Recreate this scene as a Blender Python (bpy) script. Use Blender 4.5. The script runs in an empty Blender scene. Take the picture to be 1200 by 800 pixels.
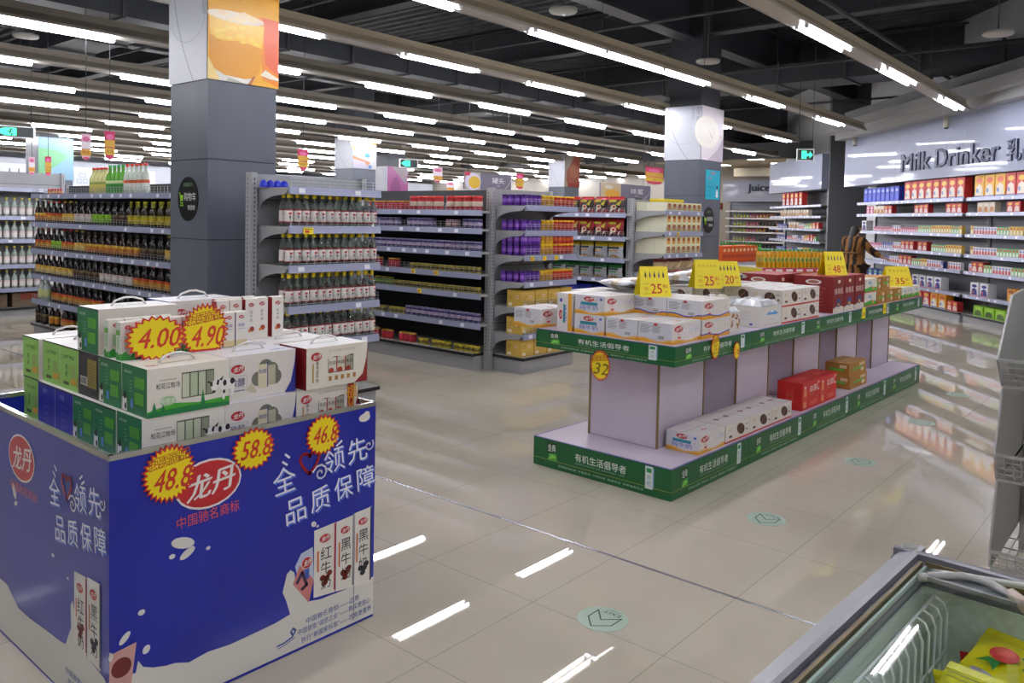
import bpy, bmesh, math, random
from mathutils import Vector, Matrix, Euler
random.seed(7)
SC = bpy.context.scene
COL = SC.collection
# ------------------------------------------------------------------ camera, world, exposure
H = 1.557
cd = bpy.data.cameras.new('camera'); cam = bpy.data.objects.new('camera', cd); COL.objects.link(cam)
A_ = Vector((803, -22, 945.506)).normalized(); B_ = Vector((-1115, -62, 945.506)).normalized()
C_ = A_.cross(B_); C_ = -C_ if C_.y > 0 else C_
B_ = C_.cross(A_); B_ = -B_ if B_.z < 0 else B_
def cw(v): return Vector((A_.dot(v), B_.dot(v), C_.dot(v)))
rx, uy, bz = cw(Vector((1, 0, 0))), cw(Vector((0, -1, 0))), cw(Vector((0, 0, -1)))
cam.matrix_world = Matrix(((rx.x, uy.x, bz.x, 0), (rx.y, uy.y, bz.y, 0), (rx.z, uy.z, bz.z, H), (0, 0, 0, 1)))
cd.sensor_width = 36; cd.sensor_fit = 'HORIZONTAL'; cd.lens = 945.506 * 36 / 1200; cd.shift_y = -105 / 1200
cd.clip_end = 200; cd.clip_start = .02
SC.camera = cam
w = bpy.data.worlds.new('world'); SC.world = w; w.use_nodes = True
w.node_tree.nodes['Background'].inputs[0].default_value = (.8, .88, 1, 1)
w.node_tree.nodes['Background'].inputs[1].default_value = .06
TUBE_POWER = 56.0
SC.view_settings.view_transform = 'Standard'; SC.view_settings.look = 'None'
SC.view_settings.exposure = 0.0; SC.view_settings.gamma = 1; SC.view_settings.use_curve_mapping = False
try:
    SC.cycles.max_bounces = 7; SC.cycles.transmission_bounces = 6; SC.cycles.transparent_max_bounces = 12
    SC.cycles.diffuse_bounces = 3; SC.cycles.glossy_bounces = 4
    SC.cycles.sample_clamp_indirect = 6; SC.cycles.use_denoising = True; SC.cycles.caustics_reflective = False; SC.cycles.caustics_refractive = False
except Exception: pass

# ------------------------------------------------------------------ materials
def lin(c):
    c /= 255.0
    return c / 12.92 if c <= .04045 else ((c + .055) / 1.055) ** 2.4
def rgb(h):
    h = h.lstrip('#')
    return tuple(lin(int(h[i:i + 2], 16)) for i in (0, 2, 4)) + (1,)
MATS = {}
DIM = [1.0]      # far posters get darker print colours to offset strong tube light on them
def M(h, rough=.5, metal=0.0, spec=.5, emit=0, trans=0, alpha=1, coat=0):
    if DIM[0] != 1: h = '#' + ''.join('%02x' % int(int(h.lstrip('#')[i:i + 2], 16) * DIM[0]) for i in (0, 2, 4))
    k = (h, rough, metal, spec, emit, trans, alpha, coat)
    if k in MATS: return MATS[k]
    m = bpy.data.materials.new('surface_%02d_%s' % (len(MATS), h.strip('#'))); m.use_nodes = True
    b = m.node_tree.nodes['Principled BSDF']
    c = rgb(h)
    b.inputs['Base Color'].default_value = c; b.inputs['Roughness'].default_value = rough; b.inputs['Metallic'].default_value = metal
    b.inputs['Specular IOR Level'].default_value = spec
    if emit: b.inputs['Emission Color'].default_value = c; b.inputs['Emission Strength'].default_value = emit
    if trans: b.inputs['Transmission Weight'].default_value = trans; b.inputs['IOR'].default_value = 1.3
    if coat: b.inputs['Coat Weight'].default_value = coat; b.inputs['Coat Roughness'].default_value = .05
    b.inputs['Alpha'].default_value = alpha
    m.diffuse_color = c
    MATS[k] = m
    return m
def noisy(name, h1, h2, scale, rough=.5, metal=0, bump=0, detail=4, stretch=(1, 1, 1), coat=0):
    m = bpy.data.materials.new(name); m.use_nodes = True; nt = m.node_tree; b = nt.nodes['Principled BSDF']
    tc = nt.nodes.new('ShaderNodeTexCoord'); mp = nt.nodes.new('ShaderNodeMapping'); mp.inputs['Scale'].default_value = stretch
    n = nt.nodes.new('ShaderNodeTexNoise'); n.inputs['Scale'].default_value = scale; n.inputs['Detail'].default_value = detail
    r = nt.nodes.new('ShaderNodeValToRGB'); r.color_ramp.elements[0].color = rgb(h1); r.color_ramp.elements[1].color = rgb(h2)
    r.color_ramp.elements[0].position = .35; r.color_ramp.elements[1].position = .65
    nt.links.new(tc.outputs['Object'], mp.inputs['Vector']); nt.links.new(mp.outputs['Vector'], n.inputs['Vector'])
    nt.links.new(n.outputs['Fac'], r.inputs['Fac']); nt.links.new(r.outputs['Color'], b.inputs['Base Color'])
    b.inputs['Roughness'].default_value = rough; b.inputs['Metallic'].default_value = metal
    if coat: b.inputs['Coat Weight'].default_value = coat; b.inputs['Coat Roughness'].default_value = .08
    if bump:
        bp = nt.nodes.new('ShaderNodeBump'); bp.inputs['Strength'].default_value = bump
        nt.links.new(n.outputs['Fac'], bp.inputs['Height']); nt.links.new(bp.outputs['Normal'], b.inputs['Normal'])
    return m
def floor_mat():
    m = bpy.data.materials.new('polished_tile'); m.use_nodes = True; nt = m.node_tree; b = nt.nodes['Principled BSDF']; L = nt.links.new
    tc = nt.nodes.new('ShaderNodeTexCoord'); sp = nt.nodes.new('ShaderNodeSeparateXYZ'); L(tc.outputs['Object'], sp.inputs[0])
    def node(op, a, bb=None):
        n = nt.nodes.new('ShaderNodeMath'); n.operation = op
        for i, v in enumerate((a, bb)):
            if v is None: continue
            if isinstance(v, (int, float)): n.inputs[i].default_value = v
            else: L(v, n.inputs[i])
        return n.outputs[0]
    lines = []
    for ax, off in ((0, 3.135), (1, 1.398)):
        d = node('ABSOLUTE', node('SUBTRACT', node('FRACT', node('ADD', node('DIVIDE', node('SUBTRACT', sp.outputs[ax], off), .6), 100.5)), .5))
        lines.append(node('LESS_THAN', d, .0017))
    ln = node('MAXIMUM', lines[0], lines[1])
    n1 = nt.nodes.new('ShaderNodeTexNoise'); n1.inputs['Scale'].default_value = 1.1; n1.inputs['Detail'].default_value = 5; L(tc.outputs['Object'], n1.inputs['Vector'])
    r = nt.nodes.new('ShaderNodeValToRGB'); r.color_ramp.elements[0].color = rgb('#bbb3a3'); r.color_ramp.elements[1].color = rgb('#c9c1b1')
    r.color_ramp.elements[0].position = .3; r.color_ramp.elements[1].position = .7
    L(n1.outputs['Fac'], r.inputs['Fac'])
    mx = nt.nodes.new('ShaderNodeMix'); mx.data_type = 'RGBA'; L(ln, mx.inputs['Factor']); L(r.outputs['Color'], mx.inputs['A']); mx.inputs['B'].default_value = rgb('#7d7567')
    L(mx.outputs['Result'], b.inputs['Base Color'])
    n2 = nt.nodes.new('ShaderNodeTexNoise'); n2.inputs['Scale'].default_value = 9; n2.inputs['Detail'].default_value = 6; L(tc.outputs['Object'], n2.inputs['Vector'])
    L(node('ADD', node('MULTIPLY', n2.outputs['Fac'], .004), .006), b.inputs['Roughness'])
    b.inputs['Specular IOR Level'].default_value = .55
    return m

# ------------------------------------------------------------------ mesh builder
_TX = {}
def glyphs(s):
    if s not in _TX:
        c = bpy.data.curves.new('t', 'FONT'); c.body = s; c.size = 1; c.resolution_u = 2
        o = bpy.data.objects.new('t', c); COL.objects.link(o)
        me = bpy.data.meshes.new_from_object(o.evaluated_get(bpy.context.evaluated_depsgraph_get()))
        vs = [(v.co.x, v.co.y) for v in me.vertices]; fs = [tuple(p.vertices) for p in me.polygons]
        x0 = min(v[0] for v in vs); x1 = max(v[0] for v in vs); y0 = min(v[1] for v in vs); y1 = max(v[1] for v in vs)
        bpy.data.objects.remove(o); bpy.data.meshes.remove(me); bpy.data.curves.remove(c)
        _TX[s] = ([(x - x0, y - y0) for x, y in vs], fs, x1 - x0, y1 - y0)
    return _TX[s]
class Fr:
    'a flat face of a thing: origin, right, up (outward = right x up)'
    def __init__(s, o, u, v): s.o, s.u, s.v = Vector(o), Vector(u), Vector(v); s.n = s.u.cross(s.v).normalized()
    def p(s, a, b, l=0): return s.o + s.u * a + s.v * b + s.n * l
class MB:
    def __init__(s): s.v, s.f, s.mi, s.ms, s.sm = [], [], [], [], []
    def mat(s, m):
        if m not in s.ms: s.ms.append(m)
        return s.ms.index(m)
    def add(s, vs, fs, m, smooth=False):
        b = len(s.v); s.v += [tuple(v) for v in vs]; k = s.mat(m)
        for f in fs: s.f.append(tuple(i + b for i in f)); s.mi.append(k); s.sm.append(smooth)
        return s
    def box(s, a, b, m, ms=None):
        (x0, y0, z0), (x1, y1, z1) = a, b
        vs = [(x0, y0, z0), (x1, y0, z0), (x1, y1, z0), (x0, y1, z0), (x0, y0, z1), (x1, y0, z1), (x1, y1, z1), (x0, y1, z1)]
        fs = {'bottom': (0, 3, 2, 1), 'top': (4, 5, 6, 7), 'front': (0, 1, 5, 4), 'right': (1, 2, 6, 5), 'back': (2, 3, 7, 6), 'left': (3, 0, 4, 7)}
        for k, f in fs.items(): s.add(vs, [f], (ms or {}).get(k, m)) if ms and k in ms else None
        s.add(vs, [f for k, f in fs.items() if not (ms and k in ms)], m)
        return s
    def bar(s, p, q, wdt, hgt, m, up=(0, 0, 1)):
        p, q = Vector(p), Vector(q); d = (q - p).normalized(); u = Vector(up)
        r = d.cross(u); r = r.normalized() if r.length > 1e-5 else Vector((1, 0, 0)); u = r.cross(d)
        vs = [c + r * a * wdt / 2 + u * b * hgt / 2 for c in (p, q) for a, b in ((-1, -1), (1, -1), (1, 1), (-1, 1))]
        return s.add(vs, [(0, 1, 2, 3), (7, 6, 5, 4), (0, 4, 5, 1), (1, 5, 6, 2), (2, 6, 7, 3), (3, 7, 4, 0)], m)
    def prism(s, pts, ext, m, capm=None):
        'a flat outline (3D points) pushed along ext'
        n = len(pts); ext = Vector(ext); vs = [Vector(p) for p in pts] + [Vector(p) + ext for p in pts]
        s.add(vs, [(i, (i + 1) % n, n + (i + 1) % n, n + i) for i in range(n)], m)
        return s.add(vs, [tuple(range(n))[::-1], tuple(range(n, 2 * n))], capm or m)
    def lathe(s, prof, seg, m, c=(0, 0, 0), smooth=True, cap=True):
        'prof = [(r, z, material or None)] ; a material there is used up to the next ring'
        c = Vector(c); rings = []
        for q in prof:
            b = len(s.v); s.v += [tuple(c + Vector((q[0] * math.cos(2 * math.pi * i / seg), q[0] * math.sin(2 * math.pi * i / seg), q[1]))) for i in range(seg)]; rings.append(b)
        cur = m
        for j in range(len(prof) - 1):
            if len(prof[j]) > 2 and prof[j][2]: cur = prof[j][2]
            k = s.mat(cur)
            for i in range(seg):
                a, b = rings[j], rings[j + 1]; i2 = (i + 1) % seg
                s.f.append((a + i, a + i2, b + i2, b + i)); s.mi.append(k); s.sm.append(smooth)
        if cap:
            s.f.append(tuple(rings[0] + i for i in range(seg))[::-1]); s.mi.append(s.mat(m)); s.sm.append(False)
            s.f.append(tuple(rings[-1] + i for i in range(seg))); s.mi.append(s.mat(cur)); s.sm.append(False)
        return s
    def tube(s, pts, r, m, seg=6, closed=False):
        pts = [Vector(p) for p in pts]; n = len(pts); rings = []
        for i, p in enumerate(pts):
            a = pts[(i - 1) % n] if (i or closed) else p; b = pts[(i + 1) % n] if (i < n - 1 or closed) else p
            d = (b - a).normalized(); u = d.orthogonal().normalized()
            if i: u = (pu - d * pu.dot(d)).normalized()
            pu = u; w_ = d.cross(u); bb = len(s.v)
            s.v += [tuple(p + (u * math.cos(t) + w_ * math.sin(t)) * r) for t in [2 * math.pi * k / seg for k in range(seg)]]; rings.append(bb)
        k = s.mat(m)
        for j in range(n if closed else n - 1):
            a, b = rings[j], rings[(j + 1) % n]
            for i in range(seg): s.f.append((a + i, a + (i + 1) % seg, b + (i + 1) % seg, b + i)); s.mi.append(k); s.sm.append(True)
        if not closed:
            s.f.append(tuple(rings[0] + i for i in range(seg))[::-1]); s.mi.append(k); s.sm.append(False)
            s.f.append(tuple(rings[-1] + i for i in range(seg))); s.mi.append(k); s.sm.append(False)
        return s
    # printing on a face
    def rect(s, fr, x0, y0, x1, y1, m, l=.0006): return s.add([fr.p(x0, y0, l), fr.p(x1, y0, l), fr.p(x1, y1, l), fr.p(x0, y1, l)], [(0, 1, 2, 3)], m)
    def poly(s, fr, pts, m, l=.0006): return s.add([fr.p(a, b, l) for a, b in pts], [tuple(range(len(pts)))], m)
    def ell(s, fr, cx, cy, ra, rb, m, l=.0006, n=20, ang=0):
        c_, s_ = math.cos(ang), math.sin(ang)
        return s.poly(fr, [(cx + ra * math.cos(t) * c_ - rb * math.sin(t) * s_, cy + ra * math.cos(t) * s_ + rb * math.sin(t) * c_) for t in [2 * math.pi * i / n for i in range(n)]], m, l)
    def stroke(s, fr, pts, wd, m, l=.0006, closed=False):
        n = len(pts)
        for i in range(n if closed else n - 1):
            (ax, ay), (bx, by) = pts[i], pts[(i + 1) % n]; dx, dy = bx - ax, by - ay; q = math.hypot(dx, dy) or 1; ex, ey = dx / q * wd * .35, dy / q * wd * .35
            nx, ny = -dy / q * wd / 2, dx / q * wd / 2; ax -= ex; ay -= ey; bx += ex; by += ey
            s.poly(fr, [(ax - nx, ay - ny), (bx - nx, by - ny), (bx + nx, by + ny), (ax + nx, ay + ny)], m, l)
        return s
    def text(s, fr, t, x, y, h, m, l=.0009, w=None, ang=0, shear=0, c=False, th=0):
        'lettering h tall (optionally squeezed to width w), its left foot at x,y (its middle there when c)'
        vs, fs, tw, tht = glyphs(t); ky = h / tht; kx = ky if w is None else w / tw
        ca, sa = math.cos(ang), math.sin(ang); P = []
        for a, b in vs:
            a, b = a * kx, b * ky; a += b * shear
            if c: a -= tw * kx / 2; b -= h / 2
            P.append((x + a * ca - b * sa, y + a * sa + b * ca))
        s.add([fr.p(a, b, l) for a, b in P], fs, m)
        if th: s.add([fr.p(a, b, 0) for a, b in P] + [fr.p(a, b, l) for a, b in P], [], m)
        return s
    def build(s, name, parent=None, loc=None, rz=None):
        me = bpy.data.meshes.new(name); me.from_pydata(s.v, [], s.f)
        for m in s.ms: me.materials.append(m)
        me.polygons.foreach_set('material_index', s.mi); me.polygons.foreach_set('use_smooth', s.sm); me.update()
        o = bpy.data.objects.new(name, me); COL.objects.link(o)
        if parent: o.parent = parent
        if loc is not None: o.location = loc
        if rz: o.rotation_euler = (0, 0, rz)
        return o
def boxfaces(lx, ly, lz):
    return dict(front=Fr((0, 0, 0), (1, 0, 0), (0, 0, 1)), left=Fr((0, ly, 0), (0, -1, 0), (0, 0, 1)), right=Fr((lx, 0, 0), (0, 1, 0), (0, 0, 1)),
                back=Fr((lx, ly, 0), (-1, 0, 0), (0, 0, 1)), top=Fr((0, 0, lz), (1, 0, 0), (0, 1, 0)))
# ------------------------------------------------------------------ scene bookkeeping
def tag(o, label, cat, group=None, kind=None):
    if label: o['label'] = label
    if cat: o['category'] = cat
    if group: o['group'] = group
    if kind: o['kind'] = kind
    return o
def struct(o): o['kind'] = 'structure'; return o
def empty(name, label, cat, loc=(0, 0, 0), rz=0, group=None):
    o = bpy.data.objects.new(name, None); COL.objects.link(o); o.location = loc; o.rotation_euler = (0, 0, rz); o.empty_display_size = .1
    return tag(o, label, cat, group)
def clone(o, loc=None, rz=None, label=None, group=None, cat=None, parent=None):
    c = o.copy(); COL.objects.link(c)
    if parent: c.parent = parent
    if loc is not None: c.location = loc
    if rz is not None: c.rotation_euler = (0, 0, rz)
    if label: c['label'] = label
    if group: c['group'] = group
    if cat: c['category'] = cat
    for ch in KIDS.get(o.name, ()): KIDS.setdefault(c.name, []).append(clone(ch, parent=c))
    return c
KIDS = {}
def kids(o):
    KIDS[o.name] = [c for c in bpy.data.objects if c.parent == o]
    for c in KIDS[o.name]: kids(c)
_O = 'first second third fourth fifth sixth seventh eighth ninth tenth eleventh twelfth thirteenth fourteenth fifteenth sixteenth seventeenth eighteenth nineteenth'.split()
_T = {2: 'twent', 3: 'thirt', 4: 'fort', 5: 'fift', 6: 'sixt'}
def nth(i):
    'i from 0'
    n = i + 1
    if n < 20: return _O[n - 1]
    t, r = divmod(n, 10)
    return _T[t] + ('ieth' if r == 0 else 'y-' + _O[r - 1])
class Spot:
    'local frame of a shelf: x along it, -y towards the shopper'
    def __init__(s, x, y, rz, z=0): s.x, s.y, s.rz, s.z = x, y, rz, z
    def w(s, a, b, c): 
        k, q = math.cos(s.rz), math.sin(s.rz); return (s.x + a * k - b * q, s.y + a * q + b * k, s.z + c)
_used = set()
def put(proto, sp, a, b, c, label, group, cat=None, rz=0):
    'first use moves the prototype itself, later ones copy it with its parts'
    if proto.name in _used: o = clone(proto)
    else: _used.add(proto.name); o = proto
    o.location = sp.w(a, b, c); o.rotation_euler = (0, 0, sp.rz + rz)
    o['label'] = label; o['group'] = group
    if cat: o['category'] = cat
    return o
# ------------------------------------------------------------------ shell
WHITE = '#e9e9ea'
m_floor = floor_mat()
mb = MB(); mb.add([(-6, -6, 0), (36, -6, 0), (36, 34, 0), (-6, 34, 0)], [(0, 1, 2, 3)], m_floor); struct(mb.build('floor'))
mb = MB(); steel = M('#c9ccd6', .25, 1.0)
mb.box((3.128, -3, 0), (3.142, 12, .0025), steel); struct(mb.build('trim_1'))
DECK = noisy('dark_deck', '#484d52', '#555a60', 3, .7)
DARK = M('#1d1f23', .6); DUCT = M('#41454b', .55); DGREY = M('#4a4d52', .6)
mb = MB(); vs = []; n = 0
x = -6.0
while x < 36:
    for dx, z in ((0, 5.3), (.09, 5.3), (.13, 5.38), (.21, 5.38)): vs += [(x + dx, -6, z), (x + dx, 34, z)]
    x += .25
mb.add(vs, [(i, i + 2, i + 3, i + 1) for i in range(0, len(vs) - 2, 2)], DECK); struct(mb.build('ceiling'))
WALLM = noisy('wall_paint', '#a9abb0', '#b3b5ba', 2, .6)
for nm, a, b in (('wall_left', (-6.2, -6, 0), (-6, 34, 5.5)), ('wall_near', (-6, -6.2, 0), (36, -6, 5.5)), ('wall_far', (-6, 34, 0), (36, 34.2, 5.5)), ('wall_right', (36, -6, 0), (36.2, 34, 5.5))):
    struct(MB().box(a, b, WALLM).build(nm))
# beams, purlins, ducts and pipes under the deck
k = 0
def trim(mb):
    global k
    k += 1; return struct(mb.build('trim_%d' % (k + 1)))
for X in (3.7, 8.0, 12.2, 16.4, 24.8, 29.0):
    m_ = MB(); m_.box((X - .12, -6, 4.62), (X + .12, 34, 4.65), DGREY); m_.box((X - .12, -6, 5.2), (X + .12, 34, 5.23), DGREY); m_.box((X - .012, -6, 4.65), (X + .012, 34, 5.2), DGREY); trim(m_)
for Y in (-2.3, 6.4, 14.8, 23.2):
    m_ = MB(); m_.box((-6, Y - .14, 4.5), (36, Y + .14, 4.54), DUCT); m_.box((-6, Y - .014, 4.54), (36, Y + .014, 5.2), DUCT); m_.box((-6, Y - .14, 5.2), (36, Y + .14, 5.23), DUCT); trim(m_)
for Y, r, z in ((3.6, .03, 4.3), (9.9, .035, 4.35), (16.7, .035, 4.3), (1.3, .03, 4.3)):
    trim(MB().tube([(-6, Y, z), (36, Y, z)], r, DGREY, 8))
for X, r, z in ((9.6, .022, 4.25), (13.6, .022, 4.25), (18.0, .022, 4.25), (6.3, .02, 4.25)):
    trim(MB().tube([(X, -6, z), (X, 34, z)], r, DGREY, 8))
def duct(a, b):
    m_ = MB(); m_.box(a, b, DUCT)
    (x0, y0, z0), (x1, y1, z1) = a, b
    L = x1 - x0 > y1 - y0; q = (x0 if L else y0) + .6
    while q < (x1 if L else y1) - .2:
        m_.box((q, y0 - .03, z0 - .03) if L else (x0 - .03, q, z0 - .03), (q + .04, y1 + .03, z1 + .03) if L else (x1 + .03, q + .04, z1 + .03), DGREY); q += 1.2
    trim(m_)
duct((-2, 10.4, 4.0), (34, 11.2, 4.45)); duct((5.2, 4.2, 4.2), (5.9, 22, 4.5)); duct((14.6, -3, 4.15), (15.4, 24, 4.5))
duct((9.0, 19.0, 4.0), (34, 20.0, 4.4))
# bulkhead where the ceiling drops at the back right
BULK = M('#6b6d70', .6)
trim(MB().box((22.0, 7.6, 3.42), (22.4, 34, 3.85), M('#4d4f53', .6)))

# structural columns, clad in grey panels with printed posters above
CLAD = noisy('column_cladding', '#585e6a', '#5e6470', 3, .42, stretch=(1, 1, .3))
JOINT = M('#2c3036', .6)
def column(x0, y0, wx, wy, zp):
    m_ = MB(); m_.box((x0 + .04, y0 + .04, 0), (x0 + wx - .04, y0 + wy - .04, 5.3), DUCT)
    zs = [0, .55, 1.28, 2.0, zp]
    zs = [0] + [z for z in (.68, 1.335, 1.99) if z < zp - .2] + [zp]
    for a, b in zip(zs, zs[1:]): m_.box((x0, y0, a + .004), (x0 + wx, y0 + wy, b - .004), CLAD)
    m_.box((x0 + .005, y0 + .005, 0), (x0 + wx - .005, y0 + wy - .005, zp), JOINT)
    return struct(m_.build('column'))
PW, PT = M('#dfe3ee', .35), M('#8d96b0', .5)
def poster(x0, y0, wx, wy, z0, z1, label, art, dim=1.0):
    DIM[0] = dim; _poster(x0, y0, wx, wy, z0, z1, label, art); DIM[0] = 1.0
def _poster(x0, y0, wx, wy, z0, z1, label, art):
    'printed wrap round the top of a column: left sheet and front sheet are parts'
    e = empty('column_poster', label, 'poster', (x0, y0, z0))
    h = z1 - z0; PW, PT = M('#dfe3ee', .35), M('#8d96b0', .5)
    m_ = MB(); f = Fr((-.012, wy + .012, 0), (0, -1, 0), (0, 0, 1)); W = wy + .024
    m_.box((-.012, -.012, 0), (0, wy + .012, h), PW)
    m_.stroke(f, [(.1 * W + .55 * W * t * t, h * (1 - t)) for t in [i / 12 for i in range(13)]], .008, PT)
    m_.stroke(f, [(W * .5 + W * .42 * math.cos(t), h * .52 + W * .3 * math.sin(t)) for t in [math.pi + i * math.pi / 14 for i in range(15)]], .005, M('#b4bccd', .5))
    m_.text(f, 'FLESHY  AND  BRIGHT', W * .86, h * .97, .05, PT, ang=-math.pi / 2, w=h * .45)
    m_.text(f, '饮品时光', W * .74, h * .95, .045, PT, ang=-math.pi / 2, w=h * .2)
    m_.build('side_sheet', e)
    m_ = MB(); m_.box((-.012, -.012, 0), (wx + .012, 0, h), PW); art(m_, Fr((-.012, -.012, 0), (1, 0, 0), (0, 0, 1)), wx + .024, h); m_.build('front_sheet', e)
    m_ = MB(); m_.box((wx, 0, 0), (wx + .012, wy + .012, h), PW); m_.box((0, wy, 0), (wx, wy + .012, h), PW); m_.build('rear_sheet', e)
def art_juice(m_, f, W, h):
    m_.rect(f, 0, 0, W, h, M('#eeae26', .35), .0004); h *= .58; m_.poly(f, [(0, 0), (W * .6, 0), (W * .2, h * .2), (0, h * .3)], M('#f7d98a', .35), .0008)
    m_.poly(f, [(W * .76, h * .1), (W, h * .02), (W, h), (W * .7, h)], M('#e88a20', .35), .001)
    m_.poly(f, [(W * .8, h * .34), (W * .88, h * .26), (W, h * .2), (W, h), (W * .76, h)], M('#e0643a', .35), .0012)
    m_.poly(f, [(W * .73, h * .16), (W * .8, h * .25), (W, h * .15), (W, h * .1)], M('#f5ead0', .35), .0014); m_.poly(f, [(W * .76, h * .135), (W, h * .12), (W, h * .105), (W * .8, h * .12)], M('#d58a60', .35), .0016)
    g = [(.0, .94), (.03, .27), (.09, .15), (.22, .085), (.5, .07), (.64, .1), (.72, .2), (.78, .88), (.5, .84), (.3, .83), (.1, .86)]
    m_.poly(f, [(a * W, b * h) for a, b in g], M('#e29a00', .3), .0018)
    m_.poly(f, [(a * W, b * h) for a, b in [(.02, .9), (.03, .62), (.2, .56), (.45, .6), (.75, .55), (.78, .88), (.5, .84), (.1, .87)]], M('#efbb06', .3), .002)
    m_.poly(f, [(a * W, b * h) for a, b in [(.08, .2), (.2, .1), (.52, .07), (.66, .12), (.6, .0), (.16, .0)]], M('#e9e4da', .3), .0017)
    m_.poly(f, [(a * W, b * h) for a, b in [(.28, .055), (.42, .03), (.5, .0), (.25, .0)]], M('#b3b8a8', .3), .0019); m_.poly(f, [(a * W, b * h) for a, b in [(.62, .12), (.66, .13), (.6, .0), (.55, .0)]], M('#b0662a', .3), .0019)
    m_.ell(f, W * .38, h * .92, W * .4, h * .08, M('#efe0c0', .3), .0022)
    for cx, cy, r in ((.2, .95, .1), (.42, .9, .12), (.6, .94, .1), (.5, .98, .1), (.3, .87, .07)): m_.poly(f, [(W * (cx + r * math.cos(t)), h * (cy + r * .45 * math.sin(t))) for t in (0.3, 1.7, 3.2, 4.9)], M('#f3d9a6', .3), .0024)
    for i in range(16):
        a, b = random.uniform(.1, .68), random.uniform(.58, .8); m_.poly(f, [(W * (a + .05 * math.cos(t)), h * (b + .03 * math.sin(t))) for t in (0, .9, 1.9, 2.8, 4.1, 5.2)], M('#f4cc2a', .3), .0021 + i * .00002)
def art_bowl(m_, f, W, h):
    m_.rect(f, 0, 0, W, h, M('#e6dfe6', .35), .0004); m_.ell(f, W * .25, h * .52, W * .55, h * .3, M('#f0ece2', .35), .0008, 28); m_.ell(f, W * .22, h * .53, W * .42, h * .23, M('#e9e5de', .35), .001, 28)
    m_.poly(f, [(W * .3, 0), (W * .75, h * .22), (W, h * .5), (W, 0)], M('#c9bccb', .35), .0009); m_.poly(f, [(W * .3, h * .58), (W * .5, h * .44), (W * .47, h * .42)], M('#a9966e', .35), .0012); m_.ell(f, W * .88, h * .48, .03, .02, M('#e2b27a', .3), .0013)
def art_child(m_, f, W, h):
    m_.rect(f, 0, 0, W, h, M('#e8e6ea', .35), .0004); m_.poly(f, [(W * .5, h), (W, h), (W, h * .8), (W * .6, h * .85)], M('#e8a35a', .35), .0008); m_.ell(f, W * .2, h * .78, W * .32, h * .26, M('#8d8f66', .35), .001)
    m_.ell(f, W * .42, h * .6, W * .34, h * .22, M('#eebfa4', .35), .0012, 24); m_.poly(f, [(0, h * .42), (W * .2, h * .36), (W * .75, h * .22), (W * .6, h * .1), (0, h * .3)], M('#d98f68', .35), .0011)
    m_.ell(f, W * .6, h * .44, W * .12, h * .07, M('#5aa9e0', .35), .0014); m_.poly(f, [(0, 0), (W * .7, 0), (W * .5, h * .22), (0, h * .3)], M('#d5d3e6', .35), .0013); m_.ell(f, W * .72, h * .08, W * .08, h * .06, M('#6a9ede', .35), .0015)
def art_meat(m_, f, W, h):
    m_.rect(f, 0, 0, W, h, M('#b9b2a4', .35), .0004); m_.poly(f, [(W * .1, h * .2), (W * .15, h * .5), (W * .5, h * .8), (W * .6, h), (W, h), (W, 0), (W * .3, 0)], M('#b0604e', .35), .0008)
    m_.ell(f, W * .6, h * .5, W * .3, h * .22, M('#c47a62', .35), .001); m_.rect(f, W * .2, 0, W, h * .12, M('#a83a30', .35), .0012)
def art_green(m_, f, W, h):
    m_.rect(f, 0, 0, W, h, M('#9fd4f0', .35), .0004); m_.poly(f, [(0, 0), (W * .2, h * .15), (W * .85, h * .55), (W * .6, h * .7), (0, h * .75)], M('#8fe0a4', .35), .0008)
def art_pink(m_, f, W, h):
    m_.rect(f, 0, 0, W, h, M('#c063a8', .35), .0004); m_.poly(f, [(W * .2, h), (W, h), (W * .9, h * .5)], M('#b0a0a8', .35), .0008); m_.ell(f, W * .4, h * .3, W * .25, h * .4, M('#a34d92', .35), .001)
CX1, CW1, CD1 = 3.38, .63, .61
column(CX1, 6.1, CW1, CD1, 2.63); poster(CX1, 6.1, CW1, CD1, 2.63, 3.62, 'poster wrap with a glass of iced orange juice atop the near grey column', art_juice)
column(11.8, 6.1, .75, .64, 2.57); poster(11.8, 6.1, .75, .64, 2.57, 3.43, 'poster wrap with a white bowl atop the grey column behind the yellow price tents', art_bowl)
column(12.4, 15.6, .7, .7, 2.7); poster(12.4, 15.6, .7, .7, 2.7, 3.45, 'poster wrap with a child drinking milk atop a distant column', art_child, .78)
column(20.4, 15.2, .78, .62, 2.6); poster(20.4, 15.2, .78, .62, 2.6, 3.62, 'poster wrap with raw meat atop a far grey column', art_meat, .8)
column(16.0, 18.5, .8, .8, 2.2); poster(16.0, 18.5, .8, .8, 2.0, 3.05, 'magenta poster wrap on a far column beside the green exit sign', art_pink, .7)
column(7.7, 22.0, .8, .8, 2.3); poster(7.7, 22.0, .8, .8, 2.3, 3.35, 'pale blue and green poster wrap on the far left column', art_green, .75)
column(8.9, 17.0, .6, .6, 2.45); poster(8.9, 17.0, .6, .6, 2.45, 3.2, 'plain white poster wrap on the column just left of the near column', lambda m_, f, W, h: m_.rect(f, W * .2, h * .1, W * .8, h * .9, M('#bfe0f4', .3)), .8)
def disc_sign(f, r, label):
    e = tag(MB().build('round_sign'), label, 'sign'); return e
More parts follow.
